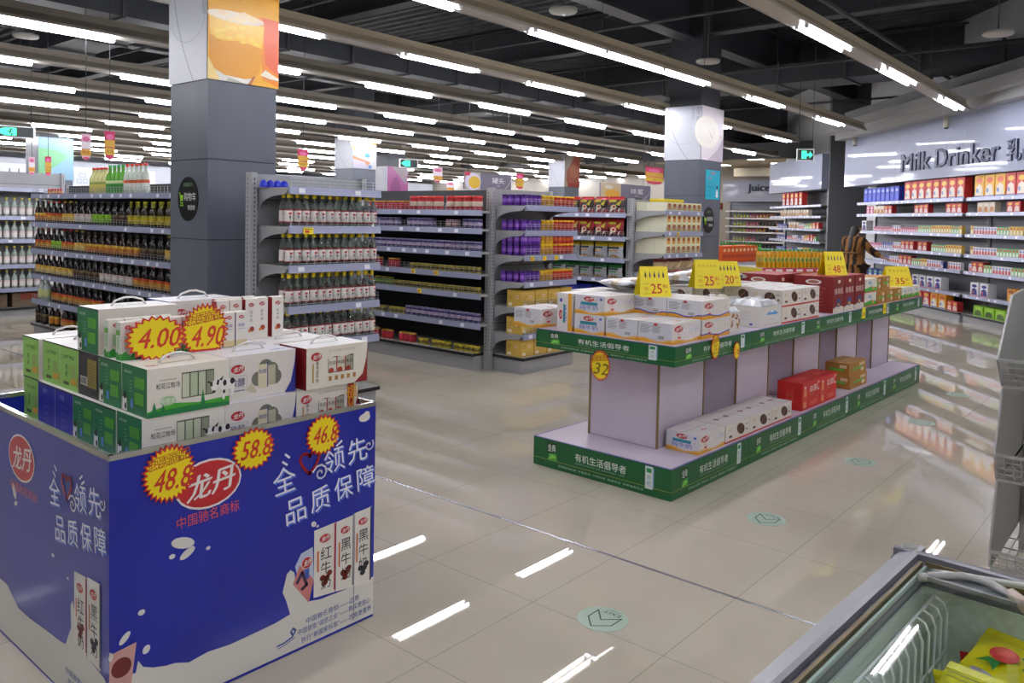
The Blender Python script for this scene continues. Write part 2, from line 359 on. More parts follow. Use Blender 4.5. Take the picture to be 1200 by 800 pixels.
def round_sign(o, u, v, r, label):
    n = Vector(u).cross(Vector(v)); m_ = MB(); f = Fr(Vector(o), u, v); B = M('#0c0e0f', .3)
    N = 32; P = [f.p(r * math.cos(2 * math.pi * i / N), r * 1.12 * math.sin(2 * math.pi * i / N), 0) for i in range(N)]
    m_.prism(P, n * .006, B); f2 = Fr(f.o + n * .006, u, v); g = M('#9be02c', .4); wt = M('#e8ecea', .4); gy = M('#6f9a6a', .4)
    m_.text(f2, '温馨提示', 0, r * .72, r * .2, gy, c=True, w=r * .9); m_.text(f2, '购物车', r * .22, r * .12, r * .42, wt, c=True, w=r * 1.15); m_.text(f2, '存放处', r * .38, -r * .42, r * .26, wt, c=True, w=r * .75)
    m_.stroke(f2, [(-r * .86, r * .3), (-r * .78, r * .3), (-r * .7, -r * .2), (-r * .46, -r * .2)], r * .05, g); m_.poly(f2, [(-r * .76, r * .2), (-r * .44, r * .2), (-r * .48, -r * .1), (-r * .72, -r * .1)], g); m_.ell(f2, -r * .68, -r * .32, r * .05, r * .05, g); m_.ell(f2, -r * .5, -r * .32, r * .05, r * .05, g)
    tag(m_.build('round_sign'), label, 'sign')
round_sign((CX1 - .001, 6.405, 1.665), (0, -1, 0), (0, 0, 1), .165, 'black round shopping cart sign on the near grey column')
round_sign((12.14, 6.099, 1.6), (1, 0, 0), (0, 0, 1), .19, 'black round shopping cart sign on the column by the orange cartons')
m_ = MB(); f = Fr((12.0, 6.095, 1.94), (1, 0, 0), (0, 0, 1)); m_.box((12.0, 6.095, 1.94), (12.5, 6.1, 2.42), M('#1fb4d0', .4))
m_.text(f, '温馨提示', .25, .43, .045, M('#e8577a', .4), c=True)
for i in range(5): m_.text(f, ['亲爱的顾客', '请妥善保管好您', '的随身物品谨防', '丢失谢谢', '您的合作'][i], .04, .33 - i * .07, .034, M('#d8748a' if i < 1 else '#2a7f98', .4))
m_.poly(f, [(.36, .04), (.45, .04), (.44, .13), (.4, .19), (.37, .13)], M('#f4f6f8', .4)); m_.ell(f, .405, .2, .03, .035, M('#20283a', .4))
tag(m_.build('notice'), 'turquoise printed notice on the grey column', 'notice')

# ------------------------------------------------------------------ light rails
HL = 3.4
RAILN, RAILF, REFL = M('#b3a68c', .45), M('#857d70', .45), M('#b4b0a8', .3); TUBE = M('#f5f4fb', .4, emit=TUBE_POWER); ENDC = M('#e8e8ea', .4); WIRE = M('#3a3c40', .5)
def rail(Y, x0, x1, starts, label, fine, L=1.22):
    e = empty('light_rail', label, 'light', ((x0 + x1) / 2, Y, HL), 0, 'fluorescent light rails under the dark ceiling')
    c = (x0 + x1) / 2; a, b = x0 - c, x1 - c
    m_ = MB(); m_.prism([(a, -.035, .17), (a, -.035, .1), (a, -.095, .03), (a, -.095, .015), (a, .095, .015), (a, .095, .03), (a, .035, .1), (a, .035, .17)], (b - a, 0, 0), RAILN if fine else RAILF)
    m_.build('housing', e)
    m_ = MB(); m_.box((a, -.094, .008), (b, .094, .0155), REFL)
    for s in (-1, 1): m_.bar((a, s * .092, .008), (b, s * .092, .008), .006, .02, REFL)
    m_.build('reflector', e)
    if fine:
        q = a + .8
        while q < b - .3:
            MB().tube([(q, 0, .17), (q, 0, 5.3 - HL)], .004, WIRE, 4).build('hanger', e); q += 2.4
    for s in starts:
        for dy in ((-.045, .045) if fine else (0,)):
            r = .014 if fine else .04
            p = MB(); p.tube([(0, 0, 0), (L, 0, 0)], r, TUBE, 8 if fine else 6); o = p.build('tube', e, (s - c, dy, -.012 if fine else -.022))
            for q in (0, L): 
                if fine: MB().box((q - .02, -.014, -.012), (q + .02, .014, .03), ENDC).build('tube_holder', o)
    return e
rails = [(-3.6, -3, 11, None), (-1.4, -3, 12, None), (.85, -3, 13.4, None), (2.88, -3, 14.3, [-2.6, -.1, 2.4, 4.9, 7.5, 10.05, 12.8]), (5.05, -3, 16.4, [-2.1, .4, 3.9, 6.19, 7.43, 8.67, 11.2, 14.0]), (6.97, -3, 18, [-2.5, 0, 3.9, 6.24, 8.5, 10.95, 13.4, 16.4])]
Ys = [8.88, 11.2, 13.2, 15.35, 17.3, 19.3, 21.3, 23.4, 25.4, 27.4, 29.5]
offs = [4.95, 4.95, 3.9, 4.8, 5.0, 4.3, 5.6, 4.0, 5.2, 4.6, 5.5]
for i, (Y, x0, x1, st) in enumerate(rails):
    if st is None: st = [x0 + .5 + 2.4 * k_ + .4 * i for k_ in range(int((x1 - x0 - 1.8) / 2.4) + 1)]
    rail(Y, x0, x1, st, 'beige fluorescent light rail under the dark ceiling, %s row counting from the nearest' % nth(i), True)
for i, (Y, o_) in enumerate(zip(Ys, offs)):
    x0 = -3 if Y < 12 else max(0, Y * .3 - 1.5); x1 = 21.6 if i % 2 else 34
    x1 = 21.6 if Y < 16 else 33
    st = []; s = o_ - 2.33 * 4
    while s < x1 - 1.3:
        if s > x0 and random.random() < .93: st.append(s)
        s += 2.33
    rail(Y, x0, x1, st, 'beige fluorescent light rail under the dark ceiling, %s row counting from the nearest' % nth(i + 6), False)
def disc(x, y, z, r, label):
    e = empty('ceiling_speaker', label, 'speaker', (x, y, z))
    MB().lathe([(r * .3, .05), (r, .03), (r, .0), (r * .92, -.012), (r * .1, -.014)], 24, M('#b9b8b2', .5)).build('speaker_disc', e)
    MB().tube([(0, 0, .04), (0, 0, 5.3 - z)], .008, WIRE, 5).build('drop_rod', e)
disc(7.35, 5.55, 3.9, .16, 'pale disc hanging from the dark deck, top centre'); disc(10.88, 5.55, 3.9, .17, 'pale disc hanging left of the nearest light rail')
disc(11.25, 1.93, 3.9, .17, 'pale disc hanging over the milk wall'); disc(4.15, 12.3, 3.9, .16, 'pale disc hanging behind the leftmost light tube')
# ------------------------------------------------------------------ shelving system
GW = M('#a4a5a9', .4, .2); GREY = M('#989a9e', .42, .25); LIP = M('#9a9fb8', .35, .2); SLOT = M('#2b2d30', .7); BOARD = noisy('shelf_board', '#9c9d9c', '#a5a6a4', 4, .5); WIREM = M('#c5c8ce', .3, .8); DKBACK = M('#3a3c40', .6); BLKT = M('#17181a', .4)
def shelf_part(e, L, dep, z, name='shelf', guard=True, brackets=True, lipm=None, nose=0):
    'one shelf board with price lip, brackets and wire guard; local front is y=0, back y=dep'
    m_ = MB(); m_.box((0, .012, z - .022), (L, dep, z), BOARD)
    if nose: m_.box((L, .012, z - .022), (L + nose, .12, z), BOARD); L += nose
    sh = m_.build(name, e)
    m_ = MB(); m_.prism([(0, -.006, z + .008), (0, .012, z + .008), (0, .012, z - .05), (0, -.012, z - .05)], (L, 0, 0), lipm or LIP)
    r = random.Random(int(z * 1000 + L * 77))
    q = .08
    fr = Fr((0, -.0105, z - .044), (1, 0, 0), (0, .08, 1))
    while q < L - .1:
        if r.random() < .55: m_.rect(fr, q, .004, q + .055, .04, M('#e6e8ee', .4), .001)
        q += r.uniform(.16, .34)
    m_.build('price_rail', sh)
    if guard:
        m_ = MB(); h = .05
        for zz in (z + .02, z + .02 + h / 2, z + .02 + h): m_.bar((.01, 0, zz), (L - .01, 0, zz), .003, .003, WIREM)
        q = .02
        while q < L: m_.bar((q, 0, z), (q, 0, z + .02 + h), .003, .003, WIREM); q += .07
        m_.build('wire_guard', sh)
    if brackets:
        for x in (0, L - .004):
            m_ = MB(); pts = [(x, dep, z - .17), (x, dep, z - .022), (x, .03, z - .022), (x, .03, z - .04)] + [(x, dep - .03 - (dep - .09) * (1 - math.cos(t)) / 1 * .95, z - .17 + .115 * math.sin(t)) for t in [math.pi / 2 * i / 6 for i in range(6, -1, -1)]]
            m_.prism(pts, (.004, 0, 0), GW); m_.build('bracket', sh)
    return sh
def gondola(label, sp, L, dep, zs, top, group=None, guard=True, backm=None, deck=.16, base=True, name='display_shelving', brackets=True, uw=.05, ext=0, lipm=None, ups=(1, 1), nose=0):
    'single sided bay: origin at the front left corner of the shelves'
    e = empty(name, label, 'shelving', sp.w(0, 0, 0), sp.rz, group)
    for z in zs: shelf_part(e, L, dep, z, guard=guard, brackets=brackets, lipm=lipm, nose=nose)
    bm = backm or GREY
    m_ = MB(); m_.box((-.02, dep, deck), (L + ext + .02, dep + .03, top), bm)
    f = Fr((-.02, dep, 0), (1, 0, 0), (0, 0, 1))
    q = deck + .3
    while q < top: m_.rect(f, 0, q, L + ext + .04, q + .006, SLOT, .001); q += .3
    m_.build('back_panel', e)
    for x in [q_ for q_, on in zip((-.02 - uw, L + ext + .02), ups) if on]:
        m_ = MB(); m_.box((x, dep - .035, 0), (x + uw, dep + .045, top + .01), GW)
        for fx, fu in (((x, dep + .045, 0), (0, -1, 0)), ((x + uw, dep - .035, 0), (0, 1, 0)), ((x, dep - .035, 0), (1, 0, 0))):
            f = Fr(fx, fu, (0, 0, 1)); q = .2; wq = .022
            while q < top - .03: m_.rect(f, wq, q, wq + .009, q + .016, SLOT, .0006); q += .035
        m_.build('upright', e)
    if base:
        m_ = MB(); m_.box((0, .02, 0), (L, dep, deck - .03), GW); m_.build('base', e)
        m_ = MB(); m_.box((-.01, -.015, deck - .03), (L + .01, dep, deck), BOARD, {'front': BLKT, 'left': BLKT, 'right': BLKT}); m_.build('base_deck', e)
    return e
# ------------------------------------------------------------------ product kinds
def liquor_bottle():
    e = empty('liquor_bottle', 'x', 'bottle')
    G = M('#e4efe6', .04, trans=.92); r = .031
    MB().lathe([(r * .9, 0), (r, .006), (r, .145), (r * .85, .168), (r * .42, .19), (.0115, .2), (.0115, .222)], 12, G).build('glass_body', e)
    Y = M('#e8cf14', .4); MB().lathe([(.0135, .212), (.0145, .214), (.0145, .25), (.012, .254)], 10, Y).build('cap', e)
    m_ = MB(); R = M('#a83236', .5); W_ = M('#e8e4de', .55); q = r + .0006
    m_.lathe([(q, .03, R), (q, .037, W_), (q, .118, R), (q, .125)], 12, W_, cap=False)
    for k_, ang in enumerate((-math.pi / 2, math.pi * .9, .3)):
        f = Fr(Vector((math.cos(ang), math.sin(ang), 0)) * (q + .0005) + Vector((0, 0, .03)), (-math.sin(ang), math.cos(ang), 0), (0, 0, 1))
        m_.rect(f, -.011, .058, .011, .074, R); m_.rect(f, -.006, .03, .006, .05, M('#33302e', .6)); m_.rect(f, -.004, .012, .004, .024, M('#c9a24a', .6))
    m_.build('paper_label', e); kids(e); return e
def sauce_bottle(body, cap, lab, band, h=.27, r=.036, name='sauce_bottle', neck=None):
    m_ = MB(); b = M(body, .12); c = M(cap, .4); l = M(lab, .5); d = M(band, .5); nk = M(neck, .35) if neck else b
    m_.lathe([(r * .92, 0, b), (r, .008, b), (r, h * .12, l), (r + .0006, h * .125, l), (r + .0006, h * .36, d), (r + .0006, h * .46, b), (r, h * .47, b), (r, h * .56, b), (r * .8, h * .66, b), (r * .42, h * .76, nk), (r * .36, h * .92, c), (r * .42, h * .925, c), (r * .42, h)], 10, b)
    return m_.build(name)
def can(h, r, col, lid, band, name, glossy=.3):
    m_ = MB(); c = M(col, glossy); l = M(lid, .35); d = M(band, .4)
    m_.lathe([(r * .97, 0, l), (r, .004, c), (r, h * .3, d), (r + .0004, h * .31, d), (r + .0004, h * .62, c), (r, h * .63, c), (r, h * .86, l), (r * 1.03, h * .87, l), (r * 1.03, h * .98, l), (r * .96, h)], 12, c)
    return m_.build(name)
def carton(lx, ly, lz, col, name, art=None, top=None, side=None):
    m_ = MB(); c = M(col, .5); m_.box((0, 0, 0), (lx, ly, lz), c, {k_: M(v, .5) for k_, v in (('top', top), ('left', side), ('right', side)) if v})
    F = boxfaces(lx, ly, lz)
    if art: art(m_, F, lx, ly, lz)
    return m_.build(name)
def pillow(w_, h, d, name, cols, art=None, seam=.02):
    'a filled bag standing up: bulging front and back, crimped top'
    m_ = MB(); nx, nz = 8, 10; V = []; 
    rr = random.Random(hash(name) % 1000 + int(w_ * 1000))
    for side in (-1, 1):
        for j in range(nz + 1):
            for i in range(nx + 1):
                a, b = i / nx, j / nz; g = (max(0, math.sin(math.pi * a)) ** .5) * (max(0, math.sin(math.pi * min(1, b * .97 + .03))) ** .45) if b < .98 else 0
                x = (a - .5) * w_ * (1 - .06 * math.sin(math.pi * b)); V.append((x + rr.uniform(-1, 1) * w_ * .008, side * (d / 2 * g + .001) + rr.uniform(-1, 1) * d * .03 * (g > 0), b * h))
    N = (nx + 1) * (nz + 1)
    for side in (0, 1):
        for j in range(nz):
            t = (j + .5) / nz; cm = next(M(c, .28) for lim, c in cols if t <= lim)
            for i in range(nx):
                q = [side * N + j * (nx + 1) + i, side * N + j * (nx + 1) + i + 1, side * N + (j + 1) * (nx + 1) + i + 1, side * N + (j + 1) * (nx + 1) + i]
                m_.add([V[k_] for k_ in (q if side == 0 else q[::-1])], [(0, 1, 2, 3)], cm, True)
    m_.box((-w_ / 2, -.002, h), (w_ / 2, .002, h + seam), next(M(c, .28) for lim, c in cols if 1 <= lim))
    if art: art(m_, Fr((-w_ / 2, -d / 2 - .004, 0), (1, 0, 0), (0, 0, 1)), w_, h)
    o = m_.build(name)
    bm = bmesh.new(); bm.from_mesh(o.data); bmesh.ops.remove_doubles(bm, verts=bm.verts, dist=.0002); bm.to_mesh(o.data); bm.free()
    return o
# ------------------------------------------------------------------ the endcap of clear liquor bottles
P2 = math.pi / 2
s1 = Spot(3.46, 5.09, 0)
gondola('grey shelving end full of clear liquor bottles, in front of the near column', s1, .87, .42, (.585, .865, 1.17, 1.465, 1.755), 1.86, guard=True, ext=.1)
liq = liquor_bottle()
for zi, z in enumerate((.585, .865, 1.17, 1.465)):
    nm = ('lowest full', 'third', 'second', 'top bottle')[zi]
    for rw in (0, 1):
        for i in range(12):
            put(liq, s1, .035 + i * .0727 + random.uniform(-.004, .004) + (.01 if rw else 0), .05 + rw * .085, z + .001, 'clear liquor bottle with yellow cap, %s from left, %s row of the %s shelf' % (nth(i), 'back' if rw else 'front', nm), 'clear liquor bottles on the end shelves', 'bottle', rz=random.uniform(-.3, .3))
def cap_gift(): 
    m_ = MB(); m_.lathe([(.03, 0), (.032, .004), (.026, .04), (.01, .055)], 10, M('#1e36c8', .35)); return m_.build('blue_pouch')
bp = cap_gift()
for i in range(4): put(bp, s1, -.02 + i * .06, .3, 1.757, 'small blue pouch left on top of the liquor shelving, %s from left' % nth(i), 'blue pouches on top of the liquor shelving', 'pouch')
def price_card(sp, a, c, label, w_=.06, h=.045, b=-.016):
    m_ = MB(); m_.box((-w_ / 2, -.002, 0), (w_ / 2, 0, h), M('#f2dc1a', .5)); f = Fr((-w_ / 2, -.002, 0), (1, 0, 0), (0, 0, 1)); m_.rect(f, w_ * .15, h * .2, w_ * .6, h * .55, M('#c9342c', .5)); m_.rect(f, w_ * .1, h * .7, w_ * .9, h * .8, M('#6f5f1a', .5))
    tag(m_.build('price_card', None, sp.w(a, b, c), sp.rz), label, 'price tag', 'yellow price cards on the shelf edges')
price_card(s1, .16, 1.41, 'yellow price card under the top row of liquor bottles', .09, .05)

# ------------------------------------------------------------------ sauce bottle shelving beyond the near column
s2 = Spot(3.84, 11.2, -P2)
Ls = 4.3
gondola('long shelving of dark sauce bottles left of the near column', s2, Ls, .45, (.42, .735, 1.05, 1.385, 1.735), 1.86, backm=DKBACK, deck=.12)
gondola('back to back shelving behind the dark sauce bottles', Spot(4.85, 6.9, P2), 4.3, .45, (.42, .735, 1.05, 1.385), 1.85, backm=DKBACK, deck=.12, guard=False)
kinds = {
 'y': ('golden oil', sauce_bottle('#2a2410', '#b8b02a', '#b9a81c', '#9a9420', neck='#8f8f2a')), 'b': ('brown sauce', sauce_bottle('#24140c', '#2b2a2c', '#b5721e', '#c9a33a')),
 'g': ('green label', sauce_bottle('#181512', '#4a4c50', '#7fb02a', '#7fb02a')), 'w': ('white label', sauce_bottle('#1c1613', '#303236', '#c9c4bf', '#b9a9a4')),
 'k': ('dark vinegar', sauce_bottle('#141011', '#1c1c20', '#3a2a1c', '#6a5a3a')), 'r': ('orange label', sauce_bottle('#1a1010', '#c23a2a', '#b8862a', '#b0431f')), 'o': ('pale yellow label', sauce_bottle('#1b130f', '#b9a42a', '#cdb56a', '#c9a03a'))}
jug = sauce_bottle('#4b5064', '#6a6e80', '#e0c81c', '#d8c020', h=.27, r=.07, name='sauce_jug')
white_jug = sauce_bottle('#b9c6c4', '#e0e4e4', '#c9d08a', '#c9d08a', h=.28, r=.05, name='vinegar_jug')
plan = {1.385: 'bbbbrrrrrroooowwwwwggggggkkkkkyyyyyyyyyyyyyyyyyyyyy', 1.05: 'rrrrrrgggrrrrrooobbbbbbbbbbbbbbbbkkkkkkoooooooooooo', .735: 'oooooooooooookkkkkkkkkwwwwwwwwwrrrrrrrrrrrrrrr', .42: 'WW....rrrrrrrrrrrrrrrr..kk..kk..kk..kk', .121: 'kkk.bb.rrr.bbb.kkk.'}
cnt = {}
for z, st in plan.items():
    shn = {1.385: 'top', 1.05: 'second', .735: 'third', .42: 'fourth', .121: 'bottom'}[z]
    dx = .0855 if z > .2 else .11
    for i, ch in enumerate(st):
        if ch == '.' or .06 + i * dx > Ls - .05: continue
        if z == .735 and i > 40: continue
        if ch == 'W': put(white_jug, s2, .12 + i * .16, .08, z + .001, 'pale plastic vinegar jug at the far end of the fourth sauce shelf, %s' % ('nearer one' if i else 'farther one'), 'vinegar jugs on the sauce shelving', 'jug'); continue
        d, pr = kinds[ch]; key = (z, ch); cnt[key] = cnt.get(key, 0) + 1
        put(pr, s2, .06 + i * dx, .055 + (.02 if i % 2 else 0), z + .001, '%s bottle, %s of its kind from far end, %s sauce shelf' % (d, nth(cnt[key] - 1), shn), 'sauce bottles on the long shelving', 'bottle', rz=random.uniform(-3, 3))
for i in range(4): put(jug, s2, 3.62 + i * .15, .09, .737, 'grey sauce jug with yellow round label, third sauce shelf, %s from left' % nth(i), 'sauce jugs with yellow labels', 'jug')
oilp = {'r': sauce_bottle('#c9c98a', '#cc2a22', '#d0c060', '#8a9a4a', h=.3, r=.05, name='oil_bottle'), 'g': sauce_bottle('#5aa23a', '#2f9a4a', '#3a8a3a', '#c9d8a0', h=.32, r=.045, name='oil_bottle'), 'w': sauce_bottle('#c2cfc0', '#d8301f', '#e2e6dd', '#cc5a2a', h=.32, r=.04, name='oil_bottle')}
for i, ch in enumerate('rrrrggggwwwww'):
    put(oilp[ch], s2, 1.55 + i * .105, .12, 1.737, '%s cooking oil bottle on top of the sauce shelving, %s in its row' % ({'r': 'red capped yellow', 'g': 'green', 'w': 'red capped clear'}[ch], nth(i)), 'oil bottles on top of the sauce shelving', 'bottle')
rb = can(.07, .03, '#c83428', '#d84030', '#c8a03a', 'sauce_jar')
for i in range(4): put(rb, s2, .32 + i * .1, .1, 1.737, 'small red jar on top of the sauce shelving, %s from left' % nth(i), 'red jars on top of the sauce shelving', 'jar')
# ------------------------------------------------------------------ far left shelving with liquor
s0 = Spot(2.0, 13.0, 0)
gondola('far left shelving of white labelled liquor bottles', s0, 3.0, .45, (.4, .74, 1.107, 1.44, 1.85), 2.1, deck=.12, guard=False)
lq2 = sauce_bottle('#96a39b', '#e0c81c', '#e4deda', '#d8c0bc', h=.27, r=.04, name='white_liquor_bottle')
for zi, z in enumerate((.4, .74, 1.107, 1.44)):
    for i in range(12): put(lq2, s0, 1.75 + i * .1, .07, z + .001, 'white labelled liquor bottle on the far left shelving, %s from left, %s shelf' % (nth(i), ('lowest', 'second lowest', 'third lowest', 'top')[zi]), 'liquor bottles on the far left shelving', 'bottle')
scart = carton(.55, .3, .2, '#6b5a48', 'storage_carton', lambda m_, F, a, b, c: (m_.rect(F['front'], .1, .1, .4, .2, M('#8a3a2c', .5)), m_.rect(F['front'], 0, c / 2 - .003, a, c / 2 + .003, M('#463a2e', .5))))
for i in range(2): put(scart, s0, 1.6 + i * .62, .06, .125, 'brown carton under the far left liquor shelves, %s' % ('right one' if i else 'left one'), 'brown cartons under the far left shelves', 'box')
# ------------------------------------------------------------------ jars and cans shelving right of the liquor end (faces the near aisle)
s3 = Spot(5.97, 10.69, -P2)
L3 = 5.13
ZS = (.179, .481, .784, .99, 1.215, 1.446, 1.63)
gondola('long shelving of jars and cans right of the liquor bottles', s3, L3, .5, ZS[1:], 1.86, backm=DKBACK, deck=.179, brackets=False, ups=(1, 0), nose=.09)
jarred = can(.15, .052, '#b8343a', '#d83a34', '#d8c8b0', 'red_jar'); redbox = can(.1, .04, '#b02a3c', '#c89a3a', '#c23040', 'red_can'); pur = can(.1, .04, '#4a3f7a', '#8a86a8', '#b8a8c0', 'purple_can')
grn = can(.09, .035, '#3d6a2e', '#b9a82a', '#9aa83a', 'green_can'); yel = can(.065, .032, '#a89a2a', '#c8b82a', '#5a4a2a', 'yellow_lid_jar'); blu = can(.1, .038, '#2a3050', '#3a3f70', '#d8d4d0', 'blue_lid_jar'); pnk = can(.09, .042, '#8f6a7a', '#b08a9a', '#c8a8a0', 'pink_jar')
KD = {'R': (jarred, 'red lidded jar', .125), 'r': (redbox, 'red can', .085), 'p': (pur, 'purple can', .085), 'g': (grn, 'green can', .075), 'y': (yel, 'small yellow lidded jar', .07), 'b': (blu, 'blue lidded jar', .082), 'k': (pnk, 'pink jar', .09)}
SH3 = {1.63: '..............kkkkkrrrrrrrrrrRRRR.RRRR', 1.446: '........rrrrrrrrrrrpppppppppppp..ppppp...kk.ppp', 1.215: '......ggggyyyyyyyypp.pppppppppppppppppppppp', .99: '...bb..yyyyyyyyyyyy.rrrr.rr..rr...yyyyyyyyyyyyyyy', .784: '....gggggggggggggg.rrrr.ggggyyyyyyyyyyyyyyyyyyy', .481: '.....bbbbbbbbbbbbbbbbyyyy.yyyy.yyyyppppppppppppp', .179: '.....kkkkkkkkkkkkkbbbb..rr..rr.rr..rrr.yy.yyyy.yyyyy'}
cnt = {}
for z, st in SH3.items():
    q = L3 + .03 - sum(.06 if ch == '.' else KD[ch][2] for ch in st); shn = nth(list(SH3).index(z))
    for i, ch in enumerate(st):
        if ch == '.': q += .06; continue
        pr, d, wd = KD[ch]
        if q < .1: q += wd; continue
        cnt[(z, ch)] = cnt.get((z, ch), 0) + 1
        put(pr, s3, q + wd / 2, .07, z + .001, '%s, %s of its kind from far end, %s jar shelf' % (d, nth(cnt[(z, ch)] - 1), shn), 'jars and cans on the long shelving', 'jar' if 'jar' in d else 'can', rz=random.uniform(-.5, .5)); q += wd
price_card(s3, 4.6, .95, 'yellow price card under the fourth jar shelf, right one'); price_card(s3, 4.25, .95, 'yellow price card under the fourth jar shelf, left one'); price_card(s3, 4.35, .742, 'yellow price card under the fifth jar shelf')
# ------------------------------------------------------------------ its end: purple, yellow and red cans over gold gift boxes
s4 = Spot(6.19, 5.08, 0)
Z4 = (.397, .668, .92, 1.189, 1.438, 1.69)
gondola('grey shelving end with purple and red cans over gold boxes', s4, .87, .42, Z4, 1.86, deck=.168)
fat = {c: can(.112, .033, a, b, d, n) for c, a, b, d, n in (('p', '#5c2a96', '#3b1d6a', '#8a5ac0', 'purple_drink_can'), ('y', '#d8a81c', '#e8c01a', '#c8881a', 'yellow_drink_can'), ('r', '#b82a1e', '#e8b81a', '#d05a2a', 'red_drink_can'))}
for z in (.92, 1.189, 1.438, 1.69):
    shn = {.92: 'fourth', 1.189: 'third', 1.438: 'second', 1.69: 'top'}[z]
    for tier in range(2 if z == 1.189 else 1):
        for rw in range(2):
            c2 = {}
            for i, ch in enumerate('ppppyyyrrrrr'):
                c2[ch] = c2.get(ch, 0) + 1
                put(fat[ch], s4, .04 + i * .0715, .05 + rw * .085, z + .001 + tier * .1125, '%s drink can, %s of its colour, %s, %s shelf of the can end' % ({'p': 'purple', 'y': 'yellow', 'r': 'red'}[ch], nth(c2[ch] - 1), ('front lower row', 'back lower row', 'front upper row', 'back upper row')[rw + 2 * tier], shn), 'drink cans on the shelving end', 'can')
        if True:
            for k_ in range(2): put(fat['p'], s4, .04, .22 + k_ * .085, z + .001 + tier * .1125, 'purple drink can deep on the left edge of the %s can shelf, %s%s' % (shn, 'nearer' if not k_ else 'farther', ', upper' if tier else ''), 'drink cans on the shelving end', 'can')
GO = '#c9a64a'
def art_heart(m_, F, a, b, c):
    f = F['front']; R = M('#b8322c', .5)
    for ff, w_ in ((F['front'], a), (F['left'], b)):
        x, y, s = w_ * .66, c * .6, c * .13
        m_.poly(ff, [(x, y - s), (x + s, y + s * .2), (x + s * .9, y + s * .7), (x + s * .4, y + s * .8), (x, y + s * .4), (x - s * .4, y + s * .8), (x - s * .9, y + s * .7), (x - s, y + s * .2)], M('#f0e6d0', .5)); m_.poly(ff, [(x, y - s * .6), (x + s * .6, y + s * .3), (x + s * .3, y + s * .55), (x, y + s * .25), (x - s * .3, y + s * .55), (x - s * .6, y + s * .3)], R, .0012)
        m_.rect(ff, w_ * .1, c * .08, w_ * .35, c * .25, M('#e8e0cc', .5)); m_.rect(ff, w_ * .1, c * .5, w_ * .3, c * .54, M('#8a6a2a', .5)); m_.rect(ff, w_ * .1, c * .62, w_ * .38, c * .68, M('#a8842a', .5)); m_.rect(ff, 0, c * .92, w_, c, M('#b8923a', .5))
gold = carton(.2, .2, .17, GO, 'gold_gift_box', art_heart)
for z in (.668, .397, .168):
    for i in range(4): put(gold, s4, .01 + i * .213, .03, z + .001, 'gold gift box with red heart, %s from left, %s shelf from the floor' % (nth(i), {.668: 'third', .397: 'second', .168: 'lowest'}[z]), 'gold gift boxes on the shelving end', 'box')
for i, x in enumerate((.1, .3, .5)): price_card(s4, x, 1.14, 'yellow price card under the stacked drink cans, %s from left' % nth(i))
# far side of that gondola
gondola('back to back shelving behind the jars and cans', Spot(7.06, 5.7, P2), 4.8, .48, (.4, .7, 1.0, 1.3, 1.6), 1.84, backm=DKBACK, guard=False, brackets=False)
# ------------------------------------------------------------------ snack bag shelving
s5 = Spot(8.73, 9.56, -P2); L5 = 3.95
gondola('shelving of snack bags between the cans and the cake boxes', s5, L5, .46, (.53, .812, 1.072, 1.347, 1.65), 1.86, brackets=False, backm=DKBACK, deck=.17, ups=(1, 0), nose=.08)
def bagart(kind):
    def f_(m_, f, w_, h):
        if kind == 'k':
            m_.ell(f, w_ * .42, h * .42, w_ * .2, h * .16, M('#d8cfae', .3), .001, 9); m_.ell(f, w_ * .44, h * .44, w_ * .1, h * .08, M('#b82a24', .3), .002, 7); m_.poly(f, [(w_ * .55, h * .6), (w_ * .95, h * .9), (w_ * .8, h * .5)], M('#c8b83a', .3)); m_.poly(f, [(w_ * .05, h * .5), (w_ * .2, h * .7), (w_ * .12, h * .9)], M('#c83a34', .3)); m_.rect(f, w_ * .1, h * .75, w_ * .6, h * .88, M('#c8b82a', .3))
            m_.poly(f, [(w_ * .2, h * .1), (w_ * .4, h * .3), (w_ * .25, h * .32)], M('#f0ece4', .3)); m_.poly(f, [(w_ * .7, h * .06), (w_ * .9, h * .36), (w_ * .75, h * .3)], M('#f0ece4', .3))
        else:
            m_.rect(f, w_ * .16, h * .66, w_ * .84, h * .78, M('#3a3a3c', .4)); m_.rect(f, w_ * .22, h * .48, w_ * .7, h * .56, M('#d8a02a' if kind == 's' else '#2f9a3a', .4)); m_.poly(f, [(w_ * .1, h * .1), (w_ * .5, h * .26), (w_ * .9, h * .1), (w_ * .8, h * .05), (w_ * .2, h * .05)], M('#a8824a', .4))
    return f_
bgk = pillow(.22, .2, .1, 'black_snack_bag', ((.25, '#8a1c20'), (.7, '#2a1f20'), (.9, '#3a2c24'), (9, '#b8242a')), bagart('k'))
bgr = pillow(.22, .22, .1, 'red_snack_bag', ((.2, '#3a1416'), (.5, '#7a1a1e'), (9, '#a82226')), bagart('k'))
bgs = pillow(.22, .19, .11, 'silver_snack_bag', ((.78, '#b4b8be'), (9, '#d8b828')), bagart('s')); bgg = pillow(.21, .17, .11, 'grey_snack_bag', ((.8, '#b2b6ba'), (9, '#3a8a4a')), bagart('g')); bgb = pillow(.22, .16, .1, 'blue_snack_bag', ((9, '#2036b0'),))
for z, pr, d, n in ((1.65, bgk, 'black and red snack bag', 'top'), (1.347, bgr, 'dark red snack bag', 'second'), (1.072, bgs, 'silver snack bag with yellow top', 'third'), (.812, bgg, 'grey snack bag with green stripe', 'fourth'), (.53, bgb, 'blue snack bag', 'fifth')):
    for i in range(10): put(pr, s5, L5 - .13 - i * .226, .12, z + .001, '%s on the %s snack shelf, %s from the near upright' % (d, n, nth(i)), 'snack bags on the shelving', 'bag', rz=random.uniform(-.12, .12))
